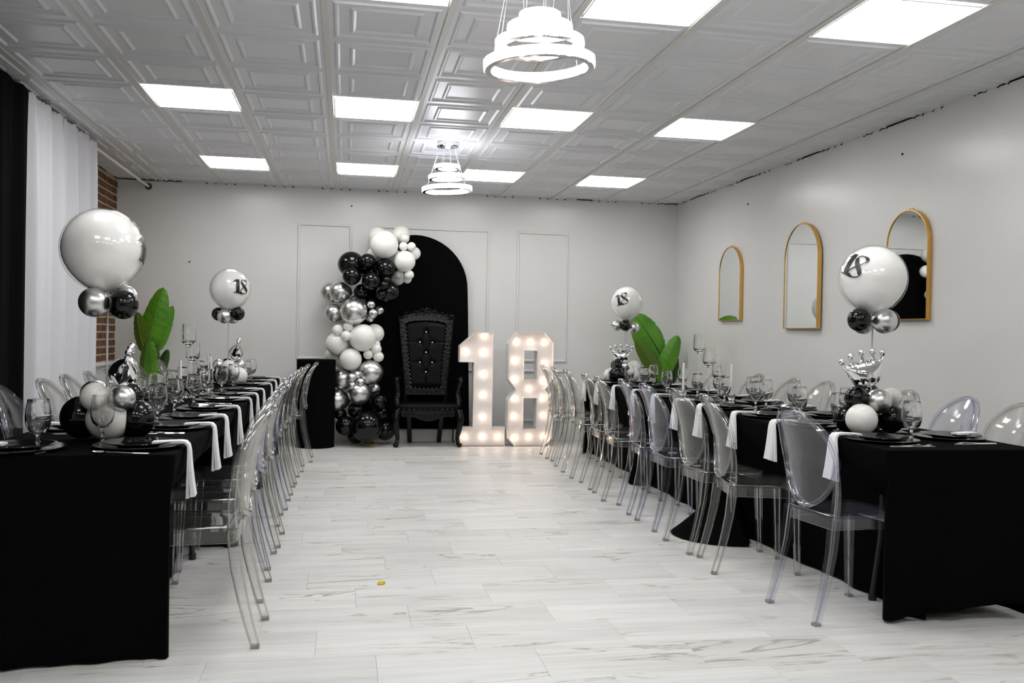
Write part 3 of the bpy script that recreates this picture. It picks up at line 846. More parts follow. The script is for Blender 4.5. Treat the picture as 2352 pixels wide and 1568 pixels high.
GAR = [('w', 868, 543, 22, BA), ('w', 883, 561.6, 32.5, FR), ('w', 921, 538, 20.5, BA), ('w', 929, 548, 11, MI), ('w', 926.6, 566, 10.3, FR), ('w', 945, 566, 10, FR),
       ('w', 950, 582, 15.5, MI), ('w', 929, 600, 24.5, FR), ('w', 917, 629.5, 10, MI), ('w', 939.6, 631, 11, FR), ('w', 935, 641, 10, MI), ('w', 914, 641, 14, BA), ('w', 861, 584, 17, BA), ('w', 905, 590, 18, BA),
       ('k', 807.5, 607, 30, MI), ('k', 844, 601, 19, FR), ('k', 886, 617, 22, FR), ('k', 808, 634, 21, FR-.05), ('k', 852.5, 645.5, 21.5, FR-.06), ('k', 888, 643, 10, FR-.03), ('k', 881.6, 655, 10.7, FR-.06),
       ('k', 892, 671, 26, MI), ('k', 875, 676, 12, FR), ('k', 831, 669.6, 18, MI), ('k', 850, 625, 22, BA),
       ('s', 761, 671.5, 24, BA), ('s', 781.6, 670.5, 25, MI), ('s', 768, 719.6, 22, MI+.06), ('s', 813, 715, 31.5, FR), ('s', 852, 699, 10, FR), ('s', 872, 712.5, 10, MI), ('s', 857.5, 719.6, 11, FR-.02), ('s', 850, 730, 9.3, MI-.02), ('s', 820, 690, 20, BA),
       ('w', 776, 757.8, 12.6, FR), ('w', 800, 750.6, 11.6, FR), ('w', 794.5, 771, 11.8, FR-.06), ('w', 833, 775.5, 31.5, FR), ('w', 859, 766, 22.5, MI+.04), ('w', 775, 789, 26, MI-.03), ('w', 764, 816, 17, BA), ('w', 805.7, 825, 25.5, FR),
       ('w', 864, 801.6, 12.2, FR), ('w', 845.5, 814, 11.2, FR), ('w', 869, 819, 12.2, FR), ('w', 864, 791, 9.5, MI), ('w', 785, 748, 13, BA), ('w', 790, 830, 20, BA),
       ('s', 788, 870, 25, MI), ('s', 850.6, 854.7, 29, FR+.02), ('s', 807.8, 867, 11, FR-.06), ('s', 820, 861, 10.5, FR-.03), ('s', 827.8, 878, 10.5, FR-.07), ('s', 808.8, 885, 10.5, FR-.05), ('s', 825, 902.6, 26.5, FR), ('s', 859, 893.5, 15, BA), ('s', 775, 919, 26, MI),
       ('k', 870, 922, 20, MI), ('k', 819, 942, 20, MI), ('k', 842.5, 979, 36.5, FR-.02), ('k', 794.5, 978, 23, MI-.04), ('k', 884, 987, 24, BA-.04), ('k', 818, 999, 20, BA-.05), ('k', 781, 950, 14, MI), ('k', 873, 950, 20, BA)]
pts3 = [(c, at(x, y, Y), r) for c, x, y, r, Y in GAR]
zs_ = sorted(p.z for _, p, _ in pts3)
for c, p, r in pts3:
    # spine point of the garland at this height
    ws = [exp(-((q.z-p.z)/.16)**2) for _, q, _ in pts3]
    sx = sum(w_*q.x for w_, (_, q, _) in zip(ws, pts3))/sum(ws)
    balloon(ga, c, p, r*depth(p)/FPX, (sx, 9.86, p.z-.02))
tag(MB().box((0, 0, 0), (.135, .10, .012)).build('yellow_tape', m_tape, None, 0), 'yellow strip on the floor under the lowest black garland balloon', 'tape').location = at(849, 1017, 9.83)
bpy.data.objects['yellow_tape'].location.z = .0065

# ------------------------------------------------------------------ crown foil balloons
def crown_mesh():
    b = MB(); NU, NV = 60, 12; rows_f, rows_b = [], []
    peaks = [(-.92, .132, .040), (-.47, .146, .030), (0, .152, .030), (.47, .146, .030), (.92, .132, .040)]
    def top(u):
        h = .110
        for c_, hh, w_ in peaks: h = max(h, .110+(hh-.110)*max(0, 1-abs(u-c_)/.25)**.9)
        return h
    fr, bk = [], []
    for i in range(NU+1):
        u = -1+2*i/NU; cf, cb = [], []
        for j in range(NV+1):
            q = j/NV
            zb_ = .012*u*u; z = zb_+(top(u)-zb_)*q
            x = u*(.050+.056*min(z/.14, 1.2))
            fz = sqrt(max(0, 1-((z-.052)/.070)**2)); fz = max(fz, .20*sqrt(max(0, 1-q))) if z > .06 else fz
            th = .054*sqrt(max(0, 1-abs(u)**3))*min(fz, 1.6*sqrt(q)+.02)
            cf.append((x, -th-.0006, z)); cb.append((x, th+.0006, z))
        fr.append(cf); bk.append(cb)
    b.loft([f+g[::-1] for f, g in zip(fr, bk)], True, True)
    bm = b.mesh('crown_body', m_foil, 60)
    balls = []
    for c_, hh, w_ in peaks:
        z = top(c_); x = c_*(.050+.056*min(z/.14, 1.2))
        e = MB(); d = Vector((c_*.35, 0, 1)).normalized()
        e.tube([Vector((x*.96, 0, z-.036)) if abs(c_) < .9 else Vector((x*.86, 0, z-.026)), Vector((x, 0, z-.014)), Vector((x, 0, z))+d*.010], [.013, .0085, .006], 10)
        n = 9
        for k in range(3): pass
        e.sphere((x+d.x*.014, 0, z+d.z*.014), .0155, 9, 6, (1, .9, 1))
        balls.append(e.mesh('crown_bead', m_foil, 60))
    return bm, balls
crown_body, crown_beads = crown_mesh()

# "18" lettering: high-contrast numerals, laid on the balloon
def decal(parent, centre, R, px_c, px_r, dx, dy, size, tilt):
    """vinyl 18 wrapped on the front of a globe balloon; dx, dy in globe radii as seen in the photograph"""
    view = (Vector((0, 0, HC))-centre).normalized()
    e1 = (rgt-view*view.dot(rgt)).normalized(); e2 = view.cross(e1)
    if e2.z < 0: e2 = -e2
    nrm = e1*dx+e2*dy+view*sqrt(max(0, 1-dx*dx-dy*dy))
    a = Vector((0, 0, 1)).cross(nrm).normalized(); up_ = nrm.cross(a)
    a, up_ = a*cos(tilt)+up_*sin(tilt), up_*cos(tilt)-a*sin(tilt)
    def on(u, v, s):
        p = (nrm+a*(u*size)+up_*(v*size)).normalized()*(R*(1.008 if s == 0 else 1.002))
        return centre+p-Vector(parent.location)
    b = MB()
    def band(rows):             # rows of (left, right) points -> closed slab
        for (l0, r0), (l1, r1) in zip(rows, rows[1:]):
            q = [l0, r0, r1, l1]
            b.add([on(*p, 0) for p in q]+[on(*p, 1) for p in q], [(0, 1, 2, 3), (7, 6, 5, 4), (0, 4, 5, 1), (1, 5, 6, 2), (2, 6, 7, 3), (3, 7, 4, 0)])
    # 1: stem, flag, foot serif
    band([((-.44, -.55+1.16*i/8), (-.16, -.55+1.16*i/8)) for i in range(9)])
    band([((-.66, -.62), (-.66, -.54)), ((-.30, -.62), (-.30, -.54)), ((.04, -.62), (.04, -.54))])
    band([((-.72, .34), (-.70, .41)), ((-.44, .42), (-.44, .61)), ((-.30, .44), (-.30, .61))])
    # 8: figure of eight drawn with a broad pen
    N = 64; path = []
    for i in range(N+1):
        th = 2*pi*i/N
        v = .62*cos(th)
        wid = .30 if v > 0 else .36
        u = .30+wid*sin(2*th)*.98+.05*v
        path.append((u, v))
    rows = []
    for i in range(N+1):
        p, q = path[(i-1) % N], path[(i+1) % N]
        tx, ty = q[0]-p[0], q[1]-p[1]; l = sqrt(tx*tx+ty*ty) or 1; tx, ty = tx/l, ty/l
        th = 2*pi*(i % N)/N
        # thick where the pen goes from upper left down to lower right
        thick = .030+.085*max(0, (-(tx*ty)))*2*(1 if True else 1)
        x, y = path[i % N]
        rows.append(((x-ty*thick, y+tx*thick), (x+ty*thick, y-tx*thick)))
    band(rows)
    return b.build('number_18', m_decal, parent, 30)

globe_me = balloon_mesh('globe_balloon', m_globe, False)
skin_me = None
def skin_mesh():
    b = MB(); n, m = 36, 22
    b.loft([[(max(cos(-pi/2+pi*i/m), .01)*cos(2*pi*k/n), max(cos(-pi/2+pi*i/m), .01)*sin(2*pi*k/n), sin(-pi/2+pi*i/m)*1.03-.05*max(0, -sin(-pi/2+pi*i/m))**8) for k in range(n)] for i in range(m+1)])
    return b.mesh('clear_skin', m_skin, 60)
skin_me = skin_mesh()
def centrepiece(base, label, ball, stick_x, base_z, collar, bottom, crown, num, Yc):
    """ball = (px, py, r_px); collar, bottom = lists of (colour, px, py, r_px, dY, squash)"""
    t = thing('balloon_centrepiece', label, 'centrepiece', (base[0], base[1], tz), 0, 'balloon centrepieces')
    L0 = Vector(t.location)
    pc = at(ball[0], ball[1], Yc); R = ball[2]*depth(pc)/FPX
    g = obj('globe_balloon', globe_me, t, pc-L0, None, (R*.965, R*.965, R*.965)); g['label'] = 'large white globe balloon'
    s = obj('clear_skin', skin_me, g, (0, 0, 0), None, (1/.965, 1/.965, 1/.965))
    if num:
        d = decal(t, pc, R*1.0, None, None, num[0], num[1], num[2], num[3]); d['label'] = 'black 18 lettering on the globe'
    xs = base[0]
    MB().tube([(0, 0, .01), (0, 0, (pc.z-R*.96)-L0.z)], .0042, 8).build('stick', m_stick, t).location = (at(stick_x, 800, Yc).x-L0.x, Yc-L0.y, 0)
    cc = at(stick_x, (ball[1]+ball[2]*1.22), Yc)
    for c, x, y, r, dY, sq in collar:
        p = at(x, y, Yc+dY); balloon(t, c, p, r*depth(p)/FPX, cc, sq)
    for c, x, y, r, dY, sq in bottom:
        p = at(x, y, Yc+dY); rr = r*depth(p)/FPX
        q = Vector((base[0], base[1], p.z+.0))
        if p.z-rr*1.02 < tz: p.z = tz+rr*1.02
        balloon(t, c, p, rr, q+Vector((0, 0, .02)), sq)
    cx_, cy_, dY, sc_, rot = crown
    p = at(cx_, cy_, Yc+dY)
    h = obj('crown_balloon', crown_body, t, p-L0, rot, (sc_, sc_, sc_)); h['label'] = 'silver foil crown balloon'
    for me in crown_beads: obj('crown_bead', me, h)
centrepiece((2.655, 4.2), 'balloon centrepiece with white globe near the front of the row by the mirrors', (2005, 641, 76), 2003, 0,
            [('k', 1974, 734, 27, -.04, .95), ('s', 2031, 737, 29, -.05, .95), ('s', 1983, 741, 26, .06, .95), ('k', 2040, 737, 26, .07, .95)],
            [('w', 1979, 965, 36, -.12, .9), ('k', 1945, 962, 32, .02, .92), ('k', 2046, 966, 33, -.03, .92), ('w', 2010, 962, 33, .12, .92), ('k', 1967, 914, 27, -.05, .95), ('s', 2018, 921, 29, -.10, .95), ('w', 2047, 914, 24, .06, .95), ('k', 1995, 905, 26, .08, .95)],
            (1993, 890, -.09, 1.08, (.10, -.24, -.1)), (-.56, .44, .60, -.32), 4.2)
centrepiece((-.955, 3.98), 'balloon centrepiece with white globe near the front of the row by the curtains', (236, 573, 92), 246, 0,
            [('s', 216, 694, 34, -.06, .95), ('k', 283, 699, 34, -.05, .95), ('s', 288, 682, 27, .06, .95), ('k', 222, 690, 30, .06, .95)],
            [('w', 249, 971, 49, -.02, .93), ('k', 190, 970, 50, .03, .93), ('k', 310, 968, 46, .02, .93), ('k', 255, 965, 44, .12, .93), ('w', 219, 911, 33, -.07, .97), ('s', 219, 905, 33, .06, .97), ('s', 281, 914, 29, -.07, .97), ('k', 300, 908, 30, .06, .97)],
            (274, 890, -.04, 1.05, (.26, 0, radians(99))), (.985, -.03, .55, -.15), 3.98)
centrepiece((-.965, 8.0), 'balloon centrepiece with white globe near the back of the row by the curtains', (529, 664, 46.5), 524, 0,
            [('k', 502, 721, 15.5, .03, .95), ('s', 515, 726, 16.5, -.06, .95), ('k', 546, 720, 16, -.02, .95), ('s', 535, 729, 14, .06, .95)],
            [('w', 548, 865, 20, -.10, .95), ('k', 507, 868, 19, -.02, .95), ('w', 520, 866, 18, .10, .95), ('w', 525, 841, 15, -.08, .97), ('s', 503, 838, 14, -.03, .97), ('s', 550, 838, 13, .02, .97), ('k', 522, 835, 13, .06, .97)],
            (538, 826, -.02, 1.05, (.22, 0, radians(93))), (.52, .14, .60, -.06), 8.0)
centrepiece((2.745, 8.7), 'balloon centrepiece with white globe near the back of the row by the mirrors', (1440, 696, 38), 1436, 0,
            [('s', 1416, 747, 13, -.02, .97), ('k', 1436, 747, 13, -.07, .97), ('s', 1454, 752, 14, 0, .97), ('k', 1440, 748, 13, .07, .97)],
            [('k', 1417, 865, 19, -.10, .95), ('w', 1449, 868, 20, -.06, .95), ('w', 1402, 862, 16, .06, .95), ('w', 1432, 862, 17, .12, .95), ('k', 1415, 839, 12.5, -.06, .97), ('s', 1437, 842, 13, -.08, .97), ('w', 1456, 841, 14, .03, .97), ('k', 1430, 837, 12, .06, .97)],
            (1428, 834, -.06, 1.08, (.10, -.05, -.2)), (-.34, .26, .60, .26), 8.7)

# ------------------------------------------------------------------ black arch panel and plinth behind
AC = at(952, 760, 10.11)
b = MB(); hw, z0, ztop = .595, .145, 2.30
out = [(-hw-.02, z0), (hw+.035, z0), (hw, 1.45), (hw-.01, ztop-hw)]+[(hw*cos(a*pi/24)-.01*(a < 12), ztop-hw+hw*sin(a*pi/24)) for a in range(1, 24)]+[(-hw+.01, ztop-hw), (-hw, 1.45)]
ar = thing('arch_backdrop', 'black fabric arch backdrop panel leaning at the back wall behind the throne', 'backdrop', (AC.x, 10.11, 0))
b.prism([out], lambda u, v, s: (u, (-.018+.036*s)+.0*v, v)); b.build('fabric_panel', m_cloth2, ar, 30)
for s in (-1, 1):
    MB().tube([(s*.45, 0, z0+.02), (s*.45, 0, .02), (s*.45, -.02, .008), (s*.45, -.12, .008)], .008, 8).build('foot', m_black, ar)
PC = (-.30, 9.72)
t = thing('plinth', 'black cylindrical plinth beside the balloon garland', 'plinth', (*PC, 0))
MB().lathe([(.003, .915), (.196, .915), (.2005, .911), (.201, .46), (.1985, .004), (.003, .004)], 56).build('fabric_cover', m_cloth2, t)
MB().lathe([(.199, .0), (.2015, .0), (.2015, .012), (.199, .012)], 56, closed=True).build('hem', m_cloth, t)

# ------------------------------------------------------------------ throne
TH = thing('throne', 'tall black carved throne with tufted leather back and crystal buttons', 'chair', (.875, 9.66, 0))
def curl(b, c, r, s, q, ax):
    """one carved scroll in the plane spanned by ax"""
    pts = []; a, d = ax
    for i in range(11):
        th = q+s*i*.62; rr = r*(1-i/13)
        pts.append(Vector(c)+a*(rr*cos(th))+d*(rr*sin(th)))
    b.tube(pts, [r*.26*(1-i/16) for i in range(11)], 6)
X_, Z_ = Vector((1, 0, 0)), Vector((0, 0, 1))
lean = lambda z: .30+.10*(z-.45)
def carve_line(pts, r, step, seed, flat=.0, name='carving', parent=None, yoff=-.030):
    b = MB(); rr = random.Random(seed); k = 0
    for (x0, z0_), (x1, z1_) in zip(pts, pts[1:]):
        L_ = sqrt((x1-x0)**2+(z1_-z0_)**2); n = max(1, int(L_/step))
        for i in range(n):
            q = (i+.5)/n; x, z = x0+(x1-x0)*q, z0_+(z1_-z0_)*q
            nx, nz = -(z1_-z0_)/L_, (x1-x0)/L_; sd = 1 if k % 2 else -1
            curl(b, (x+nx*sd*r*.45, lean(z)+yoff, z+nz*sd*r*.45), r*rr.uniform(.8, 1.1), sd, rr.uniform(0, 6.28), (X_, Z_))
            b.sphere((x-nx*sd*r*.7, lean(z)+yoff-.004, z-nz*sd*r*.7), r*.34, 6, 4)
            k += 1
    o = b.build(name, m_carve, parent); return o
# back frame: trapezoid widening upward, arched inside
bx0, bx1, zb0, zb1 = .225, .305, .535, 1.375
fw = .066
def fx(z): return bx0+(bx1-bx0)*(z-zb0)/(zb1-zb0)
outer = [(-bx0, zb0), (bx0, zb0), (bx1, zb1)]+[(bx1*.86*cos(a), zb1-.02+.085*sin(a)) for a in [pi*i/14 for i in range(0, 15)]]+[(-bx1, zb1)]
inner = [(-fx(zb0+.07)+fw, zb0+.07), (fx(zb0+.07)-fw, zb0+.07), (fx(1.31)-fw, 1.31)]+[((fx(1.31)-fw)*cos(a), 1.31+.045*sin(a)) for a in [pi*i/12 for i in range(1, 12)]]+[(-fx(1.31)+fw, 1.31)]
b = MB(); b.prism([outer, inner[::-1]], lambda u, v, s: (u, lean(v)-.018+.05*s, v)); bf = b.build('back_frame', m_carve, TH, 30)
for s in (-1, 1):
    carve_line([(s*(fx(.58)-.035), .58), (s*(fx(1.34)-.035), 1.34)], .024, .045, 3+s, parent=bf, name='side_carving')
    b = MB(); b.tube([(s*(fx(z)-.004), lean(z)-.022, z) for z in (zb0, .8, 1.1, zb1+.03)], .007, 6); b.build('bead_moulding', m_carve, bf)
carve_line([(-.18, zb0+.035), (.18, zb0+.035)], .022, .042, 9, parent=bf, name='bottom_carving')
cp = [(.27*cos(a)*-1, 1.372+.062*sin(a)) for a in [pi*i/8 for i in range(9)]]
carve_line(cp, .027, .040, 12, parent=bf, name='crest_carving')
carve_line([(-.11, 1.445), (0, 1.468), (.11, 1.445)], .022, .036, 14, parent=bf, name='crest_carving')
b = MB(); b.sphere((0, lean(1.46)-.02, 1.475), .020, 10, 7, (1, .7, 1.3)); b.sphere((0, lean(1.5)-.02, 1.503), .010, 8, 6); b.box((0, lean(1.44)-.03, 1.440), (.06, .02, .012)); b.build('finial', m_carve, bf)
# tufted leather
BUT = [(0, 1.225), (-.068, 1.112), (.068, 1.110), (0, 1.00), (-.068, .888), (.068, .890), (0, .785)]
def tuft(x, z):
    h = .030
    for bx_, bz_ in BUT:
        d = sqrt((x-bx_)**2+(z-bz_)**2); h -= .026*exp(-(d/.024)**2)
    segs = [((0, 1.225), (-.068, 1.112)), ((0, 1.225), (.068, 1.11)), ((-.068, 1.112), (0, 1.0)), ((.068, 1.11), (0, 1.0)), ((0, 1.0), (-.068, .888)), ((0, 1.0), (.068, .89)), ((-.068, .888), (0, .785)), ((.068, .89), (0, .785)),
            ((-.068, 1.112), (-.25, 1.112)), ((.068, 1.11), (.25, 1.11)), ((-.068, .888), (-.25, .888)), ((.068, .89), (.25, .89)), ((0, 1.225), (0, 1.4)), ((0, .785), (0, .6))]
    m_ = 0
    for (ax_, az_), (bx_, bz_) in segs:
        dx, dz = bx_-ax_, bz_-az_; q = max(0, min(1, ((x-ax_)*dx+(z-az_)*dz)/(dx*dx+dz*dz))); d = sqrt((x-ax_-dx*q)**2+(z-az_-dz*q)**2)
        m_ = max(m_, exp(-(d/.007)**2))
    return h-.007*m_
rings = []
NX, NZ = 46, 84
for i in range(NZ+1):
    z = .615+(1.345-.615)*i/NZ; hwid = fx(min(z, 1.31))-fw+.004
    r_ = []
    for j in range(NX+1):
        u = -1+2*j/NX; x = u*hwid
        zz = z if z < 1.26 else 1.26+(z-1.26)*(1-.45*u*u)
        e = min(1, (1-abs(u))*8)*min(1, i/6)*min(1, (NZ-i)/6)
        r_.append((x, lean(zz)-tuft(x, zz)*sqrt(max(e, 0))-.004, zz))
    rings.append(r_)
bk = [[(x, lean(z)+.01, z) for x, y, z in r_] for r_ in rings]
b = MB(); b.loft([f+g[::-1] for f, g in zip(rings, bk)]); bc = b.build('back_cushion', m_leather, TH, 60)
for bx_, bz_ in BUT: MB().sphere((bx_, lean(bz_)-.012, bz_), .0095, 10, 6, (1, .6, 1)).build('crystal_button', m_crystal, bc)
b = MB()
def studs(pts, step):
    for (x0, y0, z0_), (x1, y1, z1_) in zip(pts, pts[1:]):
        L_ = (Vector((x1, y1, z1_))-Vector((x0, y0, z0_))).length; n = max(1, int(L_/step))
        for i in range(n):
            q = i/n; b.sphere((x0+(x1-x0)*q, y0+(y1-y0)*q, z0_+(z1_-z0_)*q), .0038, 6, 4)
for s in (-1, 1): studs([(s*(fx(z)-fw-.006), lean(z)-.024, z) for z in (.62, .85, 1.1, 1.31)], .040)
studs([((fx(1.31)-fw)*cos(a), lean(1.33)-.024, 1.312+.045*sin(a)) for a in [pi*i/8 for i in range(9)]], .040)
studs([(-.16, lean(.62)-.024, .615), (.16, lean(.62)-.024, .615)], .045)
studs([(-.31, -.052, .408), (-.15, -.066, .402), (.15, -.066, .402), (.31, -.052, .408)], .052)
o = b.build('nailheads', m_crystal, TH); o['kind'] = 'stuff'
# seat
def seat_plan(d):
    return [(x*(1-d*2), y+(d*.4 if y < .1 else -d*.4)) for x, y in ((-.325, -.02), (-.29, -.055), (-.12, -.068), (.12, -.068), (.29, -.055), (.325, -.02), (.275, .33), (.0, .345), (-.275, .33))]
b = MB(); b.loft([[(x, y, .39) for x, y in seat_plan(0)], [(x, y, .425) for x, y in seat_plan(-.004)], [(x, y, .452) for x, y in seat_plan(.02)], [(x, y, .462) for x, y in seat_plan(.06)]]); b.build('seat_cushion', m_leather, TH, 60)
b = MB(); b.loft([[(x, y, .33) for x, y in seat_plan(.015)], [(x, y, .391) for x, y in seat_plan(.008)]]); b.build('seat_rail', m_carve, TH)
ap = [(-.27, .345), (-.27, .325), (-.2, .33), (-.13, .312), (-.07, .29), (0, .276), (.07, .29), (.13, .312), (.2, .33), (.27, .325), (.27, .345)]
b = MB(); b.prism([ap], lambda u, v, s: (u, -.075+.03*s, v)); apn = b.build('apron', m_carve, TH, 30)
bb = MB(); rr = random.Random(4)
for i in range(17):
    x = -.25+.5*i/16; z = .345-.025*exp(-(x/.12)**2)*1.6+.01*(i % 2)
    curl(bb, (x, -.078, z), .020, 1 if i % 2 else -1, rr.uniform(0, 6), (X_, Z_))
bb.build('apron_carving', m_carve, apn)
for s in (-1, 1):
    # cabriole front leg, splayed back leg, scrolled arm
    b = MB(); b.tube([(s*.325, -.025, .39), (s*.345, -.055, .30), (s*.335, -.045, .19), (s*.318, -.025, .10), (s*.325, -.04, .045), (s*.335, -.055, .022)], [.036, .040, .031, .022, .021, .024], 10)
    b.sphere((s*.337, -.058, .026), .031, 10, 7, (1, 1.1, .84)); lg = b.build('front_leg', m_carve, TH)
    c_ = MB(); rr = random.Random(20+s)
    for i in range(7): curl(c_, (s*(.335+.008*(i % 2)), -.088+.008*abs(i-2), .36-.028*i), .018, 1 if i % 2 else -1, rr.uniform(0, 6), (X_, Z_))
    c_.build('leg_carving', m_carve, lg)
    b = MB(); b.tube([(s*.185, .33, .36), (s*.172, .345, .2), (s*.162, .385, .003)], [.028, .026, .023], prof=OCT); b.build('back_leg', m_carve, TH)
    b = MB(); b.tube([(s*.325, .0, .43), (s*.332, .02, .50), (s*.318, .045, .57), (s*.325, .02, .64), (s*.335, -.005, .70)], [.026, .029, .024, .022, .024], 10)
    b.tube([(s*.335, -.035, .715), (s*.335, .0, .728), (s*.325, .09, .722), (s*.30, .2, .712), (s*.265, .31, .72)], [.026, .026, .022, .02, .02], 10)
    b.sphere((s*.336, -.04, .712), .031, 10, 7, (.8, .9, 1)); am = b.build('arm', m_carve, TH)
    c_ = MB()
    for i in range(6): curl(c_, (s*.33, -.005+.012*(i % 2), .45+.034*i), .017, 1 if i % 2 else -1, rr.uniform(0, 6), (X_, Z_))
    c_.build('arm_carving', m_carve, am)
    b = MB(); b.tube([(s*.21, .315, .36), (s*.222, .325, .50), (s*.228, .33, .60)], .022, 8); b.build('back_post', m_carve, TH)

# ------------------------------------------------------------------ marquee numbers
ONE = [(0, .0), (.495, 0), (.495, .20), (.352, .20), (.352, 1.225), (.165, 1.225), (0, 1.08), (0, .915), (.155, .915), (.155, .20), (0, .20)]
EIGHT = [(.09, 0), (.40, 0), (.495, .09), (.495, .51), (.40, .62), (.495, .735), (.495, 1.13), (.395, 1.235), (.095, 1.235), (0, 1.11), (0, .73), (.088, .62), (0, .51), (0, .095)]
H1 = [(.17, .19), (.315, .19), (.315, .525), (.17, .525)]
H2 = [(.17, .73), (.315, .73), (.315, 1.04), (.17, 1.04)]
def marquee(name, label, x0, y0, rz, outline, holes, bulbs):
    t = thing(name, label, 'marquee number', (x0, y0, 0), rz, 'light-up marquee numbers')
    D = .135
    b = MB(); b.prism([outline]+[h[::-1] for h in holes], lambda u, v, s: (u, .045+.012*s, v)); fc = b.build('face', m_marq, t, 0)
    def wall(poly, wn):
        n = len(poly); ar_ = sum(poly[i][0]*poly[(i+1) % n][1]-poly[(i+1) % n][0]*poly[i][1] for i in range(n)); sg = 1 if ar_ > 0 else -1
        off = []
        th = .007
        for i in range(n):
            p, q, r = Vector(poly[i-1]), Vector(poly[i]), Vector(poly[(i+1) % n])
            d1, d2 = (q-p).normalized(), (r-q).normalized(); n1, n2 = Vector((d1.y, -d1.x)), Vector((d2.y, -d2.x)); m2 = (n1+n2); m2 = m2/(1+n1.dot(n2))
            off.append(q+m2*(th*sg))
        rings = [[(p[0], 0, p[1]) for p in poly], [(p[0], D, p[1]) for p in poly], [(p[0], D, p[1]) for p in off], [(p[0], 0, p[1]) for p in off]]
        MB().loft(rings, True, False, True).build(wn, m_white_metal, t, 0)
    wall(outline, 'rim')
    for h in holes: wall(h[::-1], 'inner_rim')
    for (u, v) in bulbs:
        s_ = MB().lathe([(.012, 0), (.012, .010), (.003, .010)], 10).build('socket', m_socket, t); s_.location = (u, .0449, v); s_.rotation_euler = (pi/2, 0, 0)
        o = MB().lathe([(.004, .009), (.0085, .014), (.0135, .024), (.0125, .034), (.007, .040), (.001, .0415)], 12).build('bulb', m_bulb, s_, 60)
marquee('marquee_number_one', 'white light-up marquee number 1 next to the throne', 1.213, 9.66, 0, ONE, [], [(.262, 1.19), (.062, 1.02), (.262, 1.01), (.262, .775), (.262, .555), (.262, .315), (.065, .10), (.262, .10), (.43, .10)])
marquee('marquee_number_eight', 'white light-up marquee number 8 beside the front row of clear chairs', 1.742, 9.62, radians(4), EIGHT, [H1, H2],
        [(.085, 1.135), (.245, 1.135), (.405, 1.135), (.075, .93), (.41, .905), (.075, .725), (.40, .715), (.24, .625), (.078, .52), (.40, .525), (.075, .325), (.405, .335), (.085, .095), (.245, .10), (.415, .105)])

# ------------------------------------------------------------------ plants
def leaf(parent, base, tip, width, bend, mat, rib, face=(0, -1, 0), twist=0, notch=0, fat=.45):
    base, tip = Vector(base), Vector(tip); d = tip-base; L_ = d.length; d.normalize()
    f = Vector(face); side = d.cross(f).normalized(); f = side.cross(d)
    side, f = side*cos(twist)+f*sin(twist), f*cos(twist)-side*sin(twist)
    n = 22; top, bot = [], []
    mid = []
    rr = random.Random(int(L_*1e4))
    for i in range(n+1):
        q = i/n; c = base+d*(L_*q)+f*(bend*sin(pi*q)*.5-bend*.4*q*q)
        w_ = width*(max(0, sin(pi*min(1, q**fat*.98+.02)))**.45)*(1 if q < .93 else 1-(q-.93)*2)
        mid.append(c)
        row = []
        for k, u in enumerate((-1, -.66, -.33, 0, .33, .66, 1)):
            ed = 1+(rr.uniform(-.05, .02) if abs(u) == 1 else 0)
            row.append(c+side*(u*w_*ed)-f*(abs(u)**1.3*w_*.28)+f*(.004*sin(i*2.2+u*3)))
        top.append(row); bot.append([p-f*.0016 for p in row])
    o = MB().loft([a+b_[::-1] for a, b_ in zip(top, bot)]).build('leaf', mat, parent, 60)
    MB().tube([c+f*.001 for c in mid], [.006*(1-i/(n+2)*.8) for i in range(n+1)], 6).build('midrib', rib, o)
    return o
def plant(label, pos, pot_r, leaves, Y):
    t = thing('banana_plant', label, 'plant', (pos[0], pos[1], 0), 0, 'broad-leaved banana plants')
    o_ = Vector((pos[0], pos[1], 0))
    MB().lathe([(.003, 0), (pot_r*.72, 0), (pot_r*.78, .02), (pot_r, .30), (pot_r*1.04, .32), (pot_r*.96, .32), (pot_r*.9, .27), (.003, .27)], 28).build('pot', m_pot, t)
    MB().lathe([(.003, .275), (pot_r*.88, .272), (.003, .27)], 20).build('soil', m_soil, t)
    for (bx_, by_, tx_, ty_, w_px, bend, mat, rib, tw, fat, dY) in leaves:
        b_, t_ = at(bx_, by_, Y+dY*.5), at(tx_, ty_, Y+dY)
        lf = leaf(t, b_-o_, t_-o_, w_px*depth(b_)/FPX, bend, mat, rib, twist=tw, fat=fat)
        MB().tube([(rnd.uniform(-.03, .03), rnd.uniform(-.03, .03), .27), ((b_-o_).x*.6, (b_-o_).y*.6, (.27+b_.z)/2), b_-o_+(t_-b_)*.04], [.014, .011, .006], 7).build('stem', m_rib, t)
plant('banana plant with tall upright leaves in the corner by the brick wall', (-1.93, 9.78), .15,
      [(340, 792, 374, 660, 30, .03, m_leaf, m_rib, .10, .62, -.05), (358, 806, 398, 702, 17, .03, m_leaf, m_rib, -.5, .7, .02), (332, 808, 313, 716, 20, .02, m_leaf3, m_rib, .4, .7, -.02),
       (362, 866, 385, 802, 13, .02, m_leaf2, m_rib2, .2, .75, -.02), (334, 880, 336, 786, 18, .02, m_leaf3, m_rib, .3, .7, -.10), (350, 880, 346, 782, 16, .02, m_leaf, m_rib, -.2, .7, -.14), (352, 870, 359, 790, 11, .02, m_leaf2, m_rib2, 0, .8, 0)], 9.74)
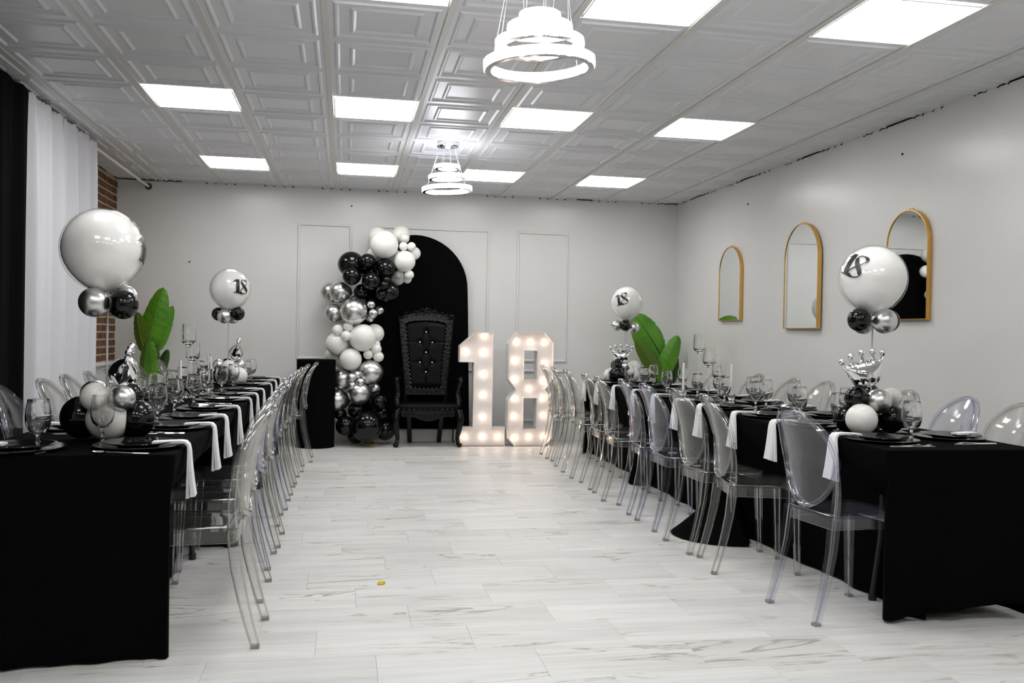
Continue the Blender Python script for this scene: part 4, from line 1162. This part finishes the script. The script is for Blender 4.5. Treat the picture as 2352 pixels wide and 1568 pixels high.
plant('banana plant with one huge arching leaf in the corner by the mirrors', (3.52, 9.82), .15,
      [(1521, 822, 1459, 722, 36, .05, m_leaf, m_rib2, -.15, .95, -.10), (1515, 872, 1558, 770, 21, .03, m_leaf, m_rib, .25, .85, -.14), (1514, 862, 1461, 782, 18, .03, m_leaf3, m_rib, .2, .75, -.16),
       (1546, 880, 1556, 818, 9, .02, m_leaf2, m_rib2, 0, .8, -.02), (1520, 890, 1518, 826, 14, .02, m_leaf2, m_rib, .3, .7, 0)], 9.84)

# ------------------------------------------------------------------ chandeliers
def ring_mesh(r, h, seed):
    """crystal band: two rows of small cut stones outside and inside a chrome ring"""
    rr = random.Random(seed); n = max(28, int(2*pi*r/.0125))
    def band(r0, dr):
        b = MB(); rings = []
        for i in range(n*2):
            a = 2*pi*i/(n*2); k = .0028 if i % 2 else 0
            j = rr.uniform(-.0012, .0012)
            rings.append([((r0+q*dr+(k if q > .5 else -k)*(1 if abs(z) < .5 else .6)*(1 if dr > 0 else -1)*0+(k+j)*(1 if q > .5 else -1)*(1 if dr > 0 else -1))*cos(a), (r0+q*dr+(k+j)*(1 if q > .5 else -1)*(1 if dr > 0 else -1))*sin(a), z*h) for q, z in ((0, -.5), (1, -.42), (1.1, 0), (1, .42), (0, .5), (-.1, 0))])
        b.loft(rings, True, False, True); return b
    return band(r+.003, .009), band(r-.003, -.009)
def chandelier(label, x, y, rings, canopy_r):
    t = thing('chandelier', label, 'chandelier', (x, y, CE), 0, 'crystal ring chandeliers')
    MB().lathe([(.003, -.036), (canopy_r*.93, -.036), (canopy_r, -.030), (canopy_r, -.002), (.003, -.002)], 40).build('canopy', m_chrome, t)
    MB().lathe([(.003, -.044), (.020, -.044), (.022, -.0362), (.003, -.0362)], 18).build('spotlight', m_spot, t)
    for k, (r, z, h, tx, ty) in enumerate(rings):
        zz = z-CE
        o, i_ = ring_mesh(r, h, k)
        b = MB(); b.lathe([(r-.0115, -h*.5-.001), (r+.0115, -h*.5-.001), (r+.0115, -h*.40), (r+.003, -h*.40), (r+.003, h*.45), (r-.003, h*.45), (r-.003, -h*.40), (r-.0115, -h*.40)], 56, closed=True)
        g = b.build('ring', m_chrome, t); g.location = (0, 0, zz); g.rotation_euler = (tx, ty, 0)
        o.build('crystal_band', m_crys_lit, g, 40); i_.build('crystal_band', m_crys_lit, g, 40)
        for q in range(3):
            a = .5+k*.7+q*2*pi/3
            MB().tube([(canopy_r*.75*cos(a), canopy_r*.75*sin(a), -.034), (r*cos(a), r*sin(a), zz+h*.45+r*(tx*sin(a)-ty*cos(a)))], .0011, 5).build('cable', m_cable, t)
chandelier('near crystal ring chandelier hanging high over the front of the aisle', .690, 3.30, [(.192, 2.222, .040, .02, -.05), (.150, 2.297, .034, .01, -.03), (.106, 2.352, .032, .0, -.01), (.062, 2.395, .034, .0, 0)], .12)
chandelier('far crystal ring chandelier with visible chrome ceiling plate', .804, 7.47, [(.192, 2.405, .042, .0, -.05), (.140, 2.505, .038, .0, -.04), (.090, 2.588, .036, .0, 0)], .092)

# ------------------------------------------------------------------ arched mirrors
def mirror(label, yc, w_, z0, z1, turn=0):
    x = wx(yc)-abs(turn)*w_/2; ang = wr_ang+turn
    t = thing('arched_mirror', label, 'mirror', (x, yc, z0), ang, 'gold-framed arched mirrors')
    r = w_/2; h = z1-z0
    def arch(d):
        rr_ = r-d
        return [(-rr_, d), (rr_, d)]+[(rr_*cos(pi*i/28), h-r+(r-d)*sin(pi*i/28)) for i in range(29)]
    o, i_ = arch(0), arch(.008)
    D = .036
    rings = [[(-.002, u, v) for u, v in o], [(-D, u, v) for u, v in o], [(-D, u, v) for u, v in i_], [(-D+.008, u, v) for u, v in i_]]
    MB().loft(rings, True, False).build('frame', m_gold, t, 30)
    b = MB(); b.prism([i_], lambda u, v, s: (-D+.005+.006*s, u, v)); b.build('mirror_glass', m_mirror, t, 0)
    for d in (-.03, 0, .03):
        MB().lathe([(.003, 0), (.006, .002), (.006, .010), (.002, .014)], 8).build('mounting_screw', m_gold, t).location = (-.012, d, h-.002-d*d*2)
mirror('arched gold mirror farthest along the wall, above the plant', 8.625, .50, 1.395, 2.144)
mirror('arched gold mirror in the middle of the three on the wall', 7.185, .60, 1.31, 2.213, -.025)
mirror('arched gold mirror behind the white globe balloon', 5.735, .47, 1.368, 2.138)

# ------------------------------------------------------------------ small things
lf = MB()
lf.loft([[(x, -w_, .002), (x, 0, .002), (x, w_, .002), (x, w_*.7, h_), (x, -w_*.7, h_)] for x, w_, h_ in ((-.022, .002, .004), (-.014, .010, .011), (0, .013, .015), (.014, .009, .013), (.022, .002, .006))])
o = lf.build('yellow_petal', m_yellow, None, 60); o.location = at(876, 1341, 4.405); o.location.z = .0; o.rotation_euler = (0, 0, .5)
tag(o, 'small yellow petal lying on the floor in the aisle', 'petal')
